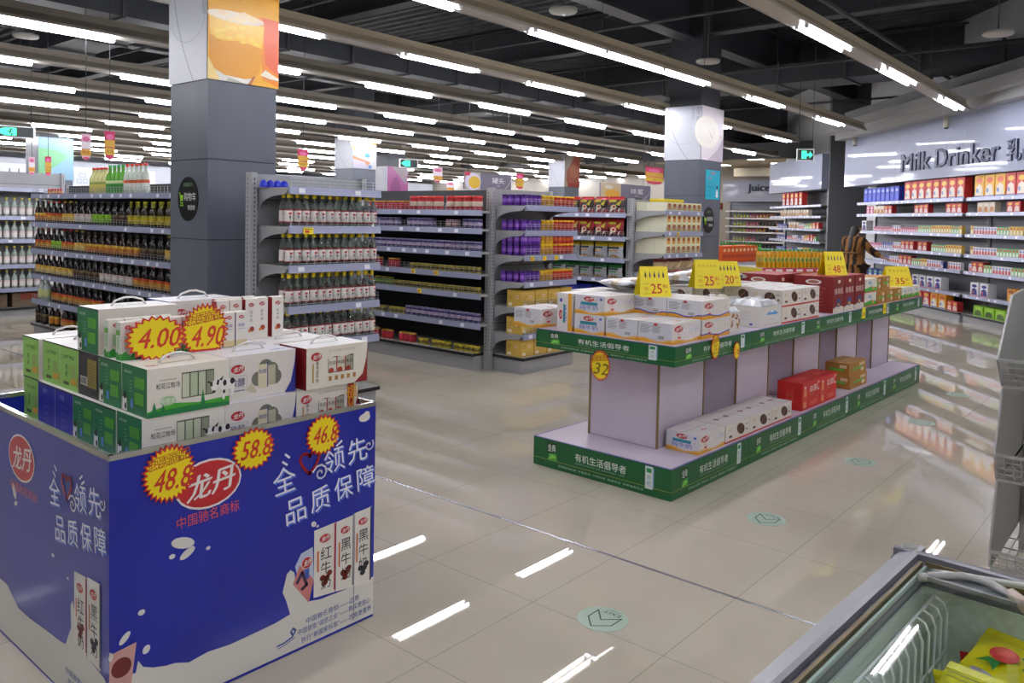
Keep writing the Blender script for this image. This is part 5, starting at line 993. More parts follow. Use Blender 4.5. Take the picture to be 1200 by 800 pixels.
put(ge, O0, 1.172, 2.825, Z3_, 'green ended white gift box on the top tier behind the small cartons', G_); put(zc, O0, 1.465, 2.92, Z3_, 'white gift box on the top tier behind the yellow price discs', G_); put(hn, O0, 1.437, 3.06, Z2_, 'red ended gift box at the back of the bin, left one', G_); put(hn, O0, 1.722, 3.06, Z2_, 'red ended gift box at the back of the bin, right one', G_)
put(zc, O0, 1.438, 3.06, Z1, 'white gift box at the back of the bin, under the left red ended one', G_); put(zc, O0, 1.722, 3.06, Z1, 'white gift box at the back of the bin, under the right red ended one', G_)
def slim(name, kind, a=.046, b=.034, c=.125):
    m_ = MB(); W = M('#e6e2d8', .4); m_.box((0, 0, 0), (a, b, c), W, {'left': M({'g': '#d8dcd0', 'b': '#1f2a78', 'r': '#9c1c20'}[kind], .4), 'right': M({'g': '#d8dcd0', 'b': '#1f2a78', 'r': '#9c1c20'}[kind], .4)}); F = boxfaces(a, b, c); f = F['front']
    logo(m_, f, a * .5, c * .86, a * .24, a * .14, .0006, '龙丹')
    if kind == 'g':
        for ff, w_ in ((f, a), (F['left'], b)): m_.poly(ff, [(0, 0), (w_, 0), (w_, c * .2), (w_ * .6, c * .14), (w_ * .3, c * .24), (0, c * .16)], M('#2f9a3a', .45), .0006); m_.rect(ff, w_ * .25, c * .3, w_ * .75, c * .62, M('#a8c89a', .5), .0006)
        cow(m_, f, a * .5, c * .14, c * .1); m_.rect(F['left'], b * .1, c * .66, b * .9, c * .8, M('#6ab04a', .5), .001)
    if kind == 'b': m_.text(f, '致醇', a * .5, c * .62, a * .28, M('#4a5098', .5), .0008, c=True); m_.rect(f, 0, 0, a, c * .18, M('#d8c89a', .5), .0006); m_.rect(f, a * .2, c * .5, a * .8, c * .52, M('#a8a8b8', .5), .0008)
    if kind == 'r':
        for i, ch in enumerate('红牛奶'): m_.text(f, ch, a * .5, c * (.68 - i * .1), a * .22, BLK, .0008, c=True)
        m_.ell(f, a * .55, c * .26, a * .2, a * .2, M('#9a3418', .5), .0008); m_.ell(f, a * .35, c * .22, a * .12, a * .12, M('#c87a3a', .5), .001)
    m_.prism([(0, 0, c), (a, 0, c), (a, b * .5, c + .004), (0, b * .5, c + .004)], (0, .001, 0), W)
    return m_.build(name)
sg, sb_, sr = slim('milk_carton', 'g', .05), slim('yogurt_carton', 'b'), slim('red_milk_carton', 'r', .052, .036, .158)
for i in range(5): put(sg, O0, 1.176 + i * .056, 2.685 if i else 2.665, Z3_, 'small green and white milk carton behind the 4.00 star, %s from left' % nth(i), 'small cartons on the gift boxes')
for i in range(4): put(sg, O0, 1.172 + i * .056, 2.745, Z3_, 'small green and white milk carton in the rear file, %s from left' % nth(i), 'small cartons on the gift boxes')
for i in range(4): put(sb_, O0, 1.455 + i * .05, 2.69, Z3_, 'small white and navy yogurt carton by the 4.90 disc, %s from left' % nth(i), 'small cartons on the gift boxes')
for i, (x, y) in enumerate(((1.585, 2.79), (1.645, 2.8), (1.705, 2.79), (1.765, 2.81), (1.83, 2.8), (1.62, 2.85), (1.68, 2.86), (1.74, 2.86))): put(sr, O0, x, y, Z3_, 'small red and cream milk carton standing behind, %s in the group' % nth(i), 'small cartons on the gift boxes')
def putstar(o, loc, rz, label, tilt=0): o.location = loc; o.rotation_euler = (tilt, 0, rz); return tag(o, label, 'price sign', 'starburst price signs')
putstar(star(.205, .155, '4.00'), (1.276, 2.628, Z3_ + .069), -.1, 'yellow starburst price sign reading 4.00 against the small cartons')
putstar(star(.175, .2, '4.90', head=True, cut=True, pts=30), (1.465, 2.655, Z3_ + .074), -.1, 'round yellow price sign reading 4.90 against the small cartons')
putstar(star(.175, .185, '48.8', head=True, pts=30), (BX + .178, BY - .006, .752), 0, 'yellow starburst price sign reading 48.8 on the blue bin, overlapping the logo')
putstar(star(.165, .145, '58.8'), (BX + .47, BY - .005, .768), 0, 'yellow starburst price sign reading 58.8 at the middle of the blue bin'); putstar(star(.155, .15, '46.8'), (BX + .752, BY - .005, .762), 0, 'yellow starburst price sign reading 46.8 at the right of the blue bin')

_low = [o for o in COL.objects if o.parent is None and o.get('group') == G_]
for o in _low:
    x, y, z = o.location
    if z < DZ + .1 or (z < DZ + .2 and 2.64 < y < 2.99 and x < 1.7): UNDER += [c for c in KIDS[o.name] if c.name.startswith('carry_handle')]      # folded flat under the box above
    if 'gold bow' in o['label']:
        m_ = MB(); R_, G2 = M('#a81c1e', .4), M('#d8982a', .35); f = Fr((0, -.002, 0), (1, 0, 0), (0, 0, 1)); m_.box((.232, -.002, 0), (.262, 0, .154), R_); m_.text(f, '福', .247, .122, .05, G2, .002, c=True); m_.text(f, '福', .248, .121, .05, G2, .0015, c=True); m_.stroke(f, [(.24, .1), (.236, .08), (.243, .065)], .007, G2, .002); m_.stroke(f, [(.254, .1), (.258, .085), (.252, .07)], .007, G2, .002); m_.build('gold_bow', o)
for c in UNDER: bpy.data.objects.remove(c)
# ------------------------------------------------------------------ green two tier promotion stand
GX, GY, GRZ = 3.972, 2.17, -.021
GL, GD = 4.84, 1.0
sg_ = Spot(GX, GY, GRZ)
GN, LIL, PURP, TAN, GLD = M('#0e5a2c', .35), noisy('lilac_board', '#cabfce', '#d1c6d4', 3, .4), M('#3a3688', .4), M('#8a744e', .6), M('#8f9a3a', .5)
EDGE = M('#f0f4ee', .5)
e = empty('promotion_stand', 'long two tier green promotion stand with lilac pillars and white lettering', 'display', (GX, GY, 0), GRZ)
def banner_strip(m_, f, W, h):
    m_.rect(f, 0, h * .27, W, h * .29, GLD); s = W / .97
    m_.text(f, '有机生活倡导者', W * .33, h * .48, h * .27, EDGE, .001, w=W * .37); m_.text(f, 'ADVOCATES OF ORGANIC LIFE', W * .33, h * .38, h * .05, M('#8fb89a', .5), .001, w=W * .36)
    m_.text(f, '至臻有机奶源  专属牧场  天然纯净  健康优选  关爱健康生活', W * .2, h * .12, h * .07, M('#b8d0bc', .5), .001, w=W * .62)
    m_.rect(f, W * .83, h * .22, W * .88, h * .94, M('#d8e0e2', .4), .0012); m_.rect(f, W * .838, h * .74, W * .872, h * .88, M('#2f8a4a', .4), .0016); m_.text(f, '有', W * .855, h * .6, h * .14, M('#7a9a8a', .4), .0016, c=True); m_.text(f, '机', W * .855, h * .4, h * .14, M('#7a9a8a', .4), .0016, c=True); m_.rect(f, W * .88, h * .26, W * .888, h * .9, M('#7fa8c8', .4), .0012)
    m_.poly(f, [(W * .12, h * .3), (W * .19, h * .3), (W * .185, h * .55), (W * .125, h * .5)], M('#4fae3a', .4), .0012); m_.poly(f, [(W * .12, h * .3), (W * .19, h * .42), (W * .15, h * .5)], M('#8fd05a', .4), .0016); m_.rect(f, W * .11, h * .55, W * .18, h * .9, M('#173a24', .4), .001); m_.text(f, '金典', W * .148, h * .72, h * .26, EDGE, .0018, w=W * .062, c=True)
for z0, z1, nm in ((0, .18, 'lower_tier'), (.752, .867, 'upper_tier')):
    m_ = MB(); m_.box((.008, .008, z0), (GL - .008, GD - .008, z1 - .003), LIL)
    m_.box((0, 0, z1 - .003), (GL, GD, z1), LIL, {'front': PURP, 'left': PURP, 'right': PURP})
    m_.stroke(Fr((0, 0, z1), (1, 0, 0), (0, 1, 0)), [(.006, .006), (GL - .006, .006), (GL - .006, GD - .006), (.006, GD - .006)], .01, PURP, .0006, True)
    t = m_.build(nm, e)
    for i in range(5):
        m_ = MB(); W = GL / 5; m_.box((i * W + .001, 0, z0 + .001), ((i + 1) * W - .001, .008, z1 - .003), GN); banner_strip(m_, Fr((i * W, 0, z0), (1, 0, 0), (0, 0, 1)), W, z1 - z0); m_.build('printed_panel', t)
    m_ = MB(); m_.box((0, .001, z0 + .001), (.008, GD, z1 - .003), GN); banner_strip(m_, Fr((0, GD, z0), (0, -1, 0), (0, 0, 1)), GD, z1 - z0); m_.build('end_panel', t)
    m_ = MB(); m_.box((GL - .008, 0, z0 + .001), (GL, GD, z1 - .003), GN); m_.box((0, GD - .008, z0 + .001), (GL, GD, z1 - .003), GN); m_.build('rear_panel', t)
for i, (a, b) in enumerate(((.3, .865), (1.335, 1.86), (2.33, 2.87), (3.27, 3.79), (4.22, 4.74))):
    m_ = MB(); m_.box((a, .28, .18), (b, .785, .752), LIL)
    for x in (a, b):
        for y in (.28, .785): m_.box((x - .006, y - .006, .18), (x + .006, y + .006, .752), TAN)
    for z in (.181, .748): m_.box((a - .003, .277, z), (b + .003, .788, z + .004), M('#a89cb4', .5))
    m_.build('pillar', e)
# ---- goods
ORB, BLU = M('#e0a02a', .45), M('#2f3fae', .45)
def wave(m_, f, w_, h, blue=True, lo=.0, hi=.2):
    pts = [(w_ * i / 8, h * (.16 + .07 * math.sin(i * .9 + .5))) for i in range(9)]
    m_.poly(f, [(0, 0), (w_, 0)] + pts[::-1], ORB, .0006)
    if blue: m_.poly(f, pts + [(x, y + h * .06) for x, y in pts[::-1]], BLU, .0008)
    else: m_.poly(f, [(x, y - h * .06) for x, y in pts] + [(x, y - h * .03) for x, y in pts[::-1]], M('#f0d08a', .5), .0009)
def brandface(m_, f, w_, h):
    logo(m_, f, w_ * .48, h * .8, w_ * .17, h * .13, .0008); m_.rect(f, w_ * .2, h * .48, w_ * .76, h * .64, M('#2a8aa0', .45), .0008); m_.text(f, '纯牛奶', w_ * .48, h * .34, h * .24, M('#3a48b0', .45), .001, w=w_ * .62, c=True); m_.ell(f, w_ * .88, h * .82, w_ * .045, h * .06, M('#3a58b0', .5)); wave(m_, f, w_, h, False)
def infoface(m_, f, w_, h, blue=False):
    G2 = M('#77777c', .5); wave(m_, f, w_, h, blue)
    for i in range(7): m_.rect(f, w_ * .06, h * (.46 + i * .062), w_ * (.3 + .04 * (i % 3)), h * (.482 + i * .062), G2); m_.rect(f, w_ * .42, h * (.5 + i * .055), w_ * (.62 + .05 * (i % 2)), h * (.52 + i * .055), G2)
    m_.ell(f, w_ * .52, h * .9, w_ * .06, h * .06, RED); m_.rect(f, w_ * .6, h * .18, w_ * .8, h * .4, M('#f2f2f0', .5), .001)
    for i in range(8): m_.rect(f, w_ * (.61 + i * .023), h * .2, w_ * (.622 + i * .023), h * .38, BLK, .0014)
def mainface(m_, f, w_, h, blue=False, word='纯牛奶', wc='#7a80b8'):
    logo(m_, f, w_ * .22, h * .72, w_ * .15, h * .16, .0008); m_.text(f, word, w_ * .66, h * .62, h * .28, M('#fafaf8', .5), .0012, w=w_ * .5, c=True); m_.text(f, word, w_ * .67, h * .61, h * .28, M(wc, .5), .001, w=w_ * .52, c=True); wave(m_, f, w_, h, blue); m_.text(f, '中国驰名', w_ * .22, h * .46, h * .07, M('#c86a5a', .5), .001, c=True); m_.rect(f, w_ * .2, h * .24, w_ * .3, h * .34, M('#c84a3a', .5))
def wbox(name, left, blue=False, a=.325, b=.222, c=.117, word='纯牛奶', wc='#7a80b8'):
    m_ = MB(); m_.box((0, 0, 0), (a, b, c), M('#dfdad4', .45), {'top': M('#d8d4d2', .45), 'left': M('#d4d4da', .45)}); F = boxfaces(a, b, c)
    mainface(m_, F['front'], a, c, blue, word, wc); (brandface(m_, F['left'], b, c) if left == 'brand' else infoface(m_, F['left'], b, c, blue)); infoface(m_, F['right'], b, c, blue); mainface(m_, F['back'], a, c, blue, word, wc)
    t = F['top']; m_.rect(t, 0, b * .48, a, b * .52, M('#c8c4be', .4)); m_.rect(t, 0, b * .495, a, b * .505, M('#9a948c', .5), .001); logo(m_, t, a * .5, b * .25, .03, .012, .001); m_.text(t, '纯牛奶', a * .3, b * .65, b * .12, M('#b8aeb4', .5), .001)
    return m_.build(name)
WB, WI = wbox('milk_case', 'brand'), wbox('milk_case', 'info'); PB = wbox('peanut_milk_case', 'info', True, a=.35, b=.24, c=.112, word='花生奶', wc='#b8823a')
gW = 'white and orange milk cases on the green stand'
T0, T1 = .868, .986
put(WI, sg_, .045, .05, T0, 'white orange waved milk case, at the near corner of the upper tier', gW); put(WI, sg_, .045, .277, T0, 'white orange waved milk case with nutrition table, second from the near corner', gW); put(WB, sg_, .045, .512, T0, 'white orange waved milk case with teal banner, lower one on the end', gW); put(WB, sg_, .05, .515, T1, 'white orange waved milk case with teal banner, stacked on top at the end', gW)
put(WI, sg_, .02, .985, T0, 'white orange waved milk case overhanging the far left end of the upper tier', gW)
up = MB(); up.box((0, 0, 0), (.3, .115, .235), M('#dfdad6', .45)); Fq = boxfaces(.3, .115, .235); up.rect(Fq['left'], .085, 0, .115, .235, ORB); logo(up, Fq['left'], .03, .1, .014, .03, .001); up.rect(Fq['left'], .048, .05, .064, .165, M('#2a8aa0', .45)); up.text(Fq['left'], '纯牛奶', .076, .06, .014, M('#3a48b0', .5), .001, ang=math.pi / 2, w=.1); up.rect(Fq['front'], 0, 0, .3, .03, ORB); up.ell(Fq['left'], .03, .19, .01, .012, BLU)
put(up.build('milk_case_upright'), sg_, .04, .752, T0, 'white and orange milk case standing on its end at the left of the stand', gW)
# second column, two tiers
for k_ in range(4):
    put(PB, sg_, .375, .04 + k_ * .245, T0, 'white blue waved peanut milk case, lower tier of the second column, %s from the front' % nth(k_), gW)
    if k_ < 3 or True: put(PB, sg_, .38, .045 + k_ * .245, T0 + .1125, 'white blue waved peanut milk case, upper tier of the second column, %s from the front' % nth(k_), gW)
# foil topped packs
def foil(name, a, b, c, art):
    m_ = MB(); m_.box((0, 0, 0), (a, b, c * .8), M('#dcd8d2', .4)); F = boxfaces(a, b, c); art(m_, F, a, b, c); m_.build; o = m_.build(name)
    m_ = MB(); rr = random.Random(len(name)); N = 7; SV = M('#c4c6ca', .38, .8); V = [(a * i / N, b * j / N, c * .8 + (c * .2 + rr.uniform(-.5, .5) * c * .16 if 0 < i < N and 0 < j < N else .002)) for j in range(N + 1) for i in range(N + 1)]
    m_.add(V, [(j * (N + 1) + i, j * (N + 1) + i + 1, (j + 1) * (N + 1) + i + 1, (j + 1) * (N + 1) + i) for j in range(N) for i in range(N)], SV, False); m_.build('foil_top', o); kids(o); return o
def a_alm(m_, F, a, b, c):
    rr = random.Random(5)
    for ff, w_ in ((F['front'], a), (F['left'], b)):
        for i in range(12): m_.ell(ff, w_ * rr.uniform(.1, .9), c * rr.uniform(.16, .7), w_ * .13, c * .05, M(rr.choice(('#a8743a', '#c89050', '#8a5528')), .5), .0008 + i * .0002, 10, rr.uniform(0, 3))
def a_peak(m_, F, a, b, c):
    f = F['front']; m_.poly(f, [(a * .2, c * .48), (a * .5, c * .66), (a * .85, c * .5), (a * .7, c * .45)], M('#5a9ad0', .45)); m_.poly(f, [(a * .4, c * .56), (a * .5, c * .66), (a * .62, c * .57)], M('#f2f4f8', .45), .001); m_.text(f, '雪山牧场', a * .5, c * .3, c * .05, M('#9a9aa8', .5), .001, c=True)
    for i in range(5): m_.rect(F['left'], b * .15, c * (.3 + i * .07), b * (.7 - .1 * (i % 2)), c * (.31 + i * .07), M('#a8a8ac', .5))
    m_.ell(F['left'], b * .7, c * .12, b * .05, c * .04, M('#3a58b0', .5)); m_.rect(f, a * .1, c * .08, a * .9, c * .12, M('#c8c4ba', .5))
alm, peak = foil('almond_milk_pack', .14, .2, .16, a_alm), foil('snow_mountain_case', .32, .24, .175, a_peak)
for i in range(3): put(alm, sg_, .75, .05 + i * .215, T0, 'almond patterned pack with silver foil top, %s from the front' % nth(i), 'foil topped packs on the stand')
for i in range(2): put(alm, sg_, .91, .27 + i * .215, T0, 'almond patterned pack with silver foil top behind the snow mountain case, %s' % ('nearer one' if not i else 'farther one'), 'foil topped packs on the stand')
put(peak, sg_, 1.14, .02, T0, 'white case with blue snow mountain and foil top at the front edge', 'foil topped packs on the stand'); put(peak, sg_, 1.12, .28, T0, 'white case with blue snow mountain and foil top, in the second row', 'foil topped packs on the stand')
fb = pillow(.2, .26, .07, 'foil_snack_bag', ((.25, '#cfd0d4'), (.5, '#b8a48a'), (9, '#d4d6da')), None)
for q_ in fb.data.materials: q_.node_tree.nodes['Principled BSDF'].inputs['Metallic'].default_value = .7
rr = random.Random(9)
for i in range(7):
    o = put(fb, sg_, .5 + .25 * i + rr.uniform(-.01, .01), .6 + rr.uniform(-.02, .02), (T0 + .266 if i < 2 else T0 + .275 if i > 2 else T0 + .2), 'silver foil snack bag lying on the milk cases, %s in the scatter' % nth(i), 'silver foil bags on the stand'); o.rotation_euler = (-1.45 + rr.uniform(-.1, .1), rr.uniform(-.1, .1), rr.uniform(-.25, .25))
def a_coffee(m_, F, a, b, c, word='咖啡'):
    for ff, w_ in ((F['front'], a), (F['left'], b)):
        m_.rect(ff, 0, 0, w_, c * .09, M('#c8301e', .5)); m_.ell(ff, w_ * .62, c * .55, w_ * .17, c * .3, M('#4a2c20', .45), .0008, 20, -.3); m_.stroke(ff, [(w_ * .54, c * .35), (w_ * .6, c * .52), (w_ * .64, c * .6), (w_ * .7, c * .76)], c * .05, M('#8a6a50', .5), .0012); m_.ell(ff, w_ * .18, c * .7, w_ * .06, c * .09, M('#c8a050', .5)); m_.ell(ff, w_ * .18, c * .7, w_ * .04, c * .06, M('#e8e0d0', .5), .001)
        m_.ell(ff, w_ * .2, c * .3, w_ * .07, c * .07, M('#5a3a2a', .5)); m_.ell(ff, w_ * .88, c * .4, w_ * .04, c * .05, M('#6a4a34', .5)); m_.text(ff, word, w_ * .86, c * .7, c * .12, M('#6a5a50', .5), .001, c=True)
    for i in range(2): m_.ell(F['top'], a * (.3 + i * .4), b * .5, a * .06, b * .08, M('#8a5a4a', .5)); m_.rect(F['top'], 0, b * .49, a, b * .51, M('#b4aca4', .5))
cof = carton(.335, .24, .115, '#ddd6cc', 'coffee_milk_case', a_coffee, top='#d8d4d0')
for t in range(2):
    for i in range(2): put(cof, sg_, 1.49 + i * .34, .03, T0 + t * .1155, 'white coffee bean case with red foot, upper shelf, %s %s' % (('lower', 'upper')[t], ('left', 'right')[i]), 'coffee bean cases on the stand')
    for i in range(3): put(cof, sg_, 1.15 + i * .34 + .3 * (1 - t) * 0, .54, T0 + t * .1155, 'white coffee bean case in the second row of the upper shelf, %s, %s from left' % (('lower', 'upper')[t], nth(i)), 'coffee bean cases on the stand')
for i in range(2): put(cof, sg_, 1.6 + i * .34, .28, T0, 'white coffee bean case between the rows, lower, %s' % ('left' if not i else 'right'), 'coffee bean cases on the stand'); put(cof, sg_, 1.6 + i * .34, .28, T0 + .1155, 'white coffee bean case between the rows, upper, %s' % ('left' if not i else 'right'), 'coffee bean cases on the stand')
def a_walnut(m_, F, a, b, c):
    f = F['front']; m_.poly(f, [(0, 0), (a, 0), (a, c * .14), (a * .5, c * .2), (0, c * .12)], M('#d8d0c0', .5)); m_.ell(f, a * .5, c * .27, a * .2, c * .13, M('#2a3f7a', .45), .0008); m_.ell(f, a * .5, c * .22, a * .1, c * .05, M('#c8902a', .5), .0012)
    for i, ch in enumerate('核桃乳'): m_.text(f, ch, a * (.22 + i * .28), c * .6, c * .17, M('#e8dccc', .5), .001, c=True, w=a * .24)
    m_.ell(f, a * .5, c * .86, a * .12, c * .05, M('#e0d0b0', .5)); m_.ell(F['left'], b * .5, c * .84, b * .2, c * .07, WHT); m_.ell(F['left'], b * .5, c * .84, b * .14, c * .045, M('#a86a5a', .5), .001)
    for i in range(5): m_.rect(F['left'], b * .25, c * (.2 + i * .09), b * .75, c * (.215 + i * .09), M('#a85050', .5))
    m_.stroke(F['left'], [(b * .2 + b * .6 * t, c * (.66 + .05 * math.sin(t * 3.14))) for t in [i / 6 for i in range(7)]], .006, M('#8a4a4a', .5))
wal = carton(.235, .32, .285, '#7d1418', 'walnut_milk_case', a_walnut, top='#9a2a2a')
for i in range(3): put(wal, sg_, 2.46 + i * .243, .03, T0, 'tall dark red walnut milk case on the upper shelf, %s from left' % nth(i), 'walnut milk cases on the stand')
for i in range(2): put(wal, sg_, 2.3 + i * .243, .42, T0 - .0, 'tall dark red walnut milk case in the second row, %s' % ('left' if not i else 'right'), 'walnut milk cases on the stand')
def a_grn(m_, F, a, b, c):
    for ff, w_ in ((F['front'], a), (F['left'], b)): m_.poly(ff, [(0, 0), (w_, 0), (w_, c * .34), (w_ * .5, c * .44), (0, c * .3)], M('#4aa83a', .5)); m_.ell(ff, w_ * .4, c * .7, w_ * .12, c * .12, M('#8ab0d8', .5)); m_.ell(ff, w_ * .7, c * .3, w_ * .1, c * .1, M('#d8904a', .5), .001); m_.text(ff, '酸奶', w_ * .55, c * .55, c * .14, M('#5a70a8', .5), .001, c=True)
    m_.rect(F['front'], 0, 0, a, c * .07, M('#c8302a', .5), .0009)
def a_brown(m_, F, a, b, c):
    for ff, w_ in ((F['front'], a), (F['left'], b)): m_.rect(ff, w_ * .2, c * .4, w_ * .8, c * .56, M('#5ab03a', .5)); m_.rect(ff, w_ * .6, c * .62, w_ * .9, c * .85, M('#d8c0a0', .5)); m_.rect(ff, 0, c * .48, w_ * .2, c * .5, M('#8a5a20', .5))
    m_.rect(F['top'], 0, b * .47, a, b * .53, M('#c8a068', .4)); m_.ell(F['front'], a * .78, c * .3, a * .1, c * .16, M('#e0d0b8', .5))
gy = carton(.3, .22, .118, '#dcd8ca', 'yogurt_case', a_grn); brn = carton(.225, .26, .118, '#a8742c', 'brown_case', a_brown, top='#b8843a')
for t in range(2): put(gy, sg_, 3.2, .03, T0 + t * .1185, 'white and green yogurt case next to the red walnut cases, %s' % ('lower' if not t else 'upper'), 'yogurt cases on the stand')
for i in range(3): put(brn, sg_, 3.52 + i * .235, .03, T0, 'brown carton with green strip on the upper shelf, lower row, %s from left' % nth(i), 'brown cartons on the stand')
for i in range(2): put(brn, sg_, 3.5 + i * .24, .06, T0 + .1185, 'brown carton with green strip on the upper shelf, upper row, %s' % ('left' if not i else 'right'), 'brown cartons on the stand')
for i in range(3): put(brn, sg_, 3.5 + i * .24, .42, T0, 'brown carton in the second row of the upper shelf, %s from left' % nth(i), 'brown cartons on the stand')
gy2 = carton(.19, .24, .112, '#e0dccc', 'green_yogurt_case', a_grn)
for i in range(3): put(gy2, sg_, 4.26 + i * .195, .03, T0, 'white and green yogurt case at the far end of the upper shelf, %s from left' % nth(i), 'yogurt cases on the stand')
st1 = carton(.28, .2, .2, '#b0824a', 'plain_carton', a_brown, top='#d8d2c8'); put(st1, sg_, 1.98, .79, T0 + .0, 'plain tan carton at the back of the upper shelf beyond the coffee cases', 'plain cartons on the stand'); put(st1, sg_, 2.9, .42, T0, 'plain tan carton behind the red walnut cases', 'plain cartons on the stand')
# lower shelf
TL = .181
put(WB, sg_, .36, .03, TL, 'white orange waved milk case alone at the near end of the lower shelf', gW)
for i in range(3): put(cof, sg_, .7 + i * .34, .03, TL, 'white coffee bean case on the lower shelf, %s from the near end' % nth(i), 'coffee bean cases on the stand')
def a_red(m_, F, a, b, c):
    f = F['front']
    for k_ in range(1):
        m_.text(f, '益菌', a * .4, c * .6, c * .24, WHT, .001, w=a * .4); m_.text(f, 'C', a * .82, c * .58, c * .34, WHT, .001, w=a * .14); m_.text(f, 'Vitamin C', a * .42, c * .48, c * .07, M('#4ab06a', .5), .001); m_.poly(f, [(a * .08, c * .08), (a * .24, c * .08), (a * .24, c * .62), (a * .2, c * .78), (a * .12, c * .78), (a * .08, c * .62)], M('#d8905a', .4), .001); m_.rect(f, a * .09, c * .3, a * .23, c * .5, M('#c8281e', .4), .0014); m_.rect(f, a * .12, c * .78, a * .2, c * .86, M('#e8e4e0', .4), .001)
        for i in range(3): m_.rect(f, a * .45, c * (.12 + i * .06), a * .85, c * (.135 + i * .06), M('#e8a090', .5))
    m_.text(F['left'], '益菌C', b * .5, c * .5, c * .3, M('#d85a4a', .5), .001, c=True, ang=math.pi / 2, w=c * .5); m_.rect(F['left'], b * .2, c * .1, b * .4, c * .3, M('#e0b8b0', .5)); m_.text(F['top'], '益菌C', a * .3, b * .3, b * .3, M('#e06a5a', .5), .001)
rc = carton(.345, .19, .205, '#c8201c', 'red_drink_case', a_red, top='#b81c18')
for i in range(2): put(rc, sg_, 1.93 + i * .348, .04, TL, 'bright red drink case on the lower shelf, %s' % ('left of two' if not i else 'right of two'), 'red drink cases on the lower shelf')
br2 = carton(.42, .2, .108, '#a8742c', 'brown_flat_carton', a_brown, top='#b98a4a')
for t in range(2): put(br2, sg_, 3.0, .06 + .01 * t, TL + t * .1085, 'flat brown carton on the lower shelf, %s of two' % ('lower' if not t else 'upper'), 'flat brown cartons on the lower shelf')
# price tents
def tent(loc, rz, w_, h, price, label, dots=False):
    e = empty('price_tent', label, 'price sign', loc, rz, 'yellow folded price tents'); Y = M('#efdb0c', .4); d = .055
    for s in (-1, 1):
        m_ = MB(); a = [(-w_ / 2, s * d, 0), (w_ / 2, s * d, 0), (w_ * .42, s * .004, h), (-w_ * .42, s * .004, h)]
        m_.prism(a if s < 0 else a[::-1], (0, s * .0015, 0), Y); up_ = Vector((0, -s * d * .93, h)); L = up_.length
        f = Fr((-w_ / 2, s * d, 0), (1, 0, 0), up_ / L) if s < 0 else Fr((w_ / 2, s * d, 0), (-1, 0, 0), up_ / L); l = .0026
        for i in range(5):
            cx = w_ * (.22 + i * .14)
            if dots: m_.ell(f, cx, L * .78, w_ * .045, w_ * .045, M('#d8c010', .5), l)
            else: m_.ell(f, cx, L * .7, w_ * .028, L * .085, M('#5a5a62' if i % 2 else '#2a2620', .5), l, 12); m_.ell(f, cx, L * .79, w_ * .012, L * .05, M('#4a4640', .5), l, 8)
        big, sm_ = price.split('.'); m_.text(f, big, w_ * .36, L * .1, L * .32, M('#c01810', .5), l, w=w_ * .34); m_.text(f, big, w_ * .37, L * .105, L * .32, M('#c01810', .5), l - .0003, w=w_ * .34); m_.text(f, sm_, w_ * .74, L * .28, L * .12, M('#c82018', .5), l); m_.text(f, '元', w_ * .8, L * .12, L * .08, M('#c84a18', .5), l)
        m_.stroke(f, [(w_ * .14, L * .1), (w_ * .3, L * .1)], .003, M('#a89a10', .5), l); m_.stroke(f, [(w_ * .14, L * .42), (w_ * .3, L * .42)], .003, M('#a89a10', .5), l); m_.text(f, '特价', w_ * .16, L * .2, L * .12, M('#c87018', .5), l, w=w_ * .14); m_.build('tent_leaf', e)
    return e
tent((4.41, 2.58, 1.0935), -.66, .21, .185, '25.80', 'yellow price tent reading 25 on the nearest cases'); tent((5.2, 2.62, 1.1), -.66, .21, .2, '25.80', 'yellow price tent reading 25 in the middle, left of two standing together', True); tent((5.52, 2.62, 1.1), -.66, .2, .18, '20.80', 'yellow price tent reading 20 in the middle, right of two standing together'); tent((6.72, 2.26, 1.154), -.6, .21, .19, '48.00', 'yellow price tent on the red walnut cases'); tent((8.42, 2.22, .9815), -.66, .3, .19, '35.80', 'yellow price tent reading 35 at the far end of the stand', True)
putstar(star(.15, .19, '32', head=True, pts=28, pc='#7a6a1a'), (GX - .006, GY + .49, .7), -P2 + GRZ, 'round yellow sign reading 32 on the end of the green stand')
putstar(star(.11, .16, '25.6', head=True, pts=22, pc='#b87a1a'), (4.42, 2.149, .825), GRZ, 'round yellow sign reading 25.6 on the side of the green stand'); putstar(star(.085, .115, '16', pts=18), (4.7, 2.143, .77), GRZ, 'small yellow sign reading 16 on the side of the green stand')
for i, x in enumerate((7.05, 7.6)):
    m_ = MB(); m_.box((-.04, -.002, -.045), (.04, 0, .045), M('#efe01a', .5)); f = Fr((-.04, -.002, -.045), (1, 0, 0), (0, 0, 1)); m_.rect(f, .015, .02, .065, .05, M('#c8a81a', .5)); tag(m_.build('price_note', None, (x, GY - .021 * (x - GX) - .004, .83), GRZ), 'small yellow note stuck on the green stand edge, %s' % ('nearer of two' if not i else 'farther of two'), 'price tag', 'yellow notes on the green stand')

# ------------------------------------------------------------------ floor stickers
for i, (x, y) in enumerate(((2.611, 1.71), (4.095, 1.672), (5.53, 1.634), (7.0, 1.613), (8.43, 1.64))):
    m_ = MB(); m_.lathe([(.1, 0), (.1, .001)], 28, M('#a9bfae', .35)); f = Fr((0, 0, .0012), (0, 1, 0), (-1, 0, 0)); D = M('#1d4038', .5)
    Q = lambda a, b: (b, -a)
    m_.stroke(f, [Q(*p) for p in ((.049, .052), (-.022, .052), (-.078, .001), (-.025, -.057), (.046, -.059), (-.013, -.001))], .0055, D, .0005, True)
    m_.text(f, 'EXIT', -.045, -.068, .022, D, .0005, w=.075); m_.text(f, '安全出口', -.03, -.085, .012, M('#5a7a6e', .5), .0005)
    tag(m_.build('floor_sticker', None, (x, y, .0005)), 'round pale green exit sticker on the floor, %s from the front' % nth(i), 'sticker', 'exit stickers on the floor')

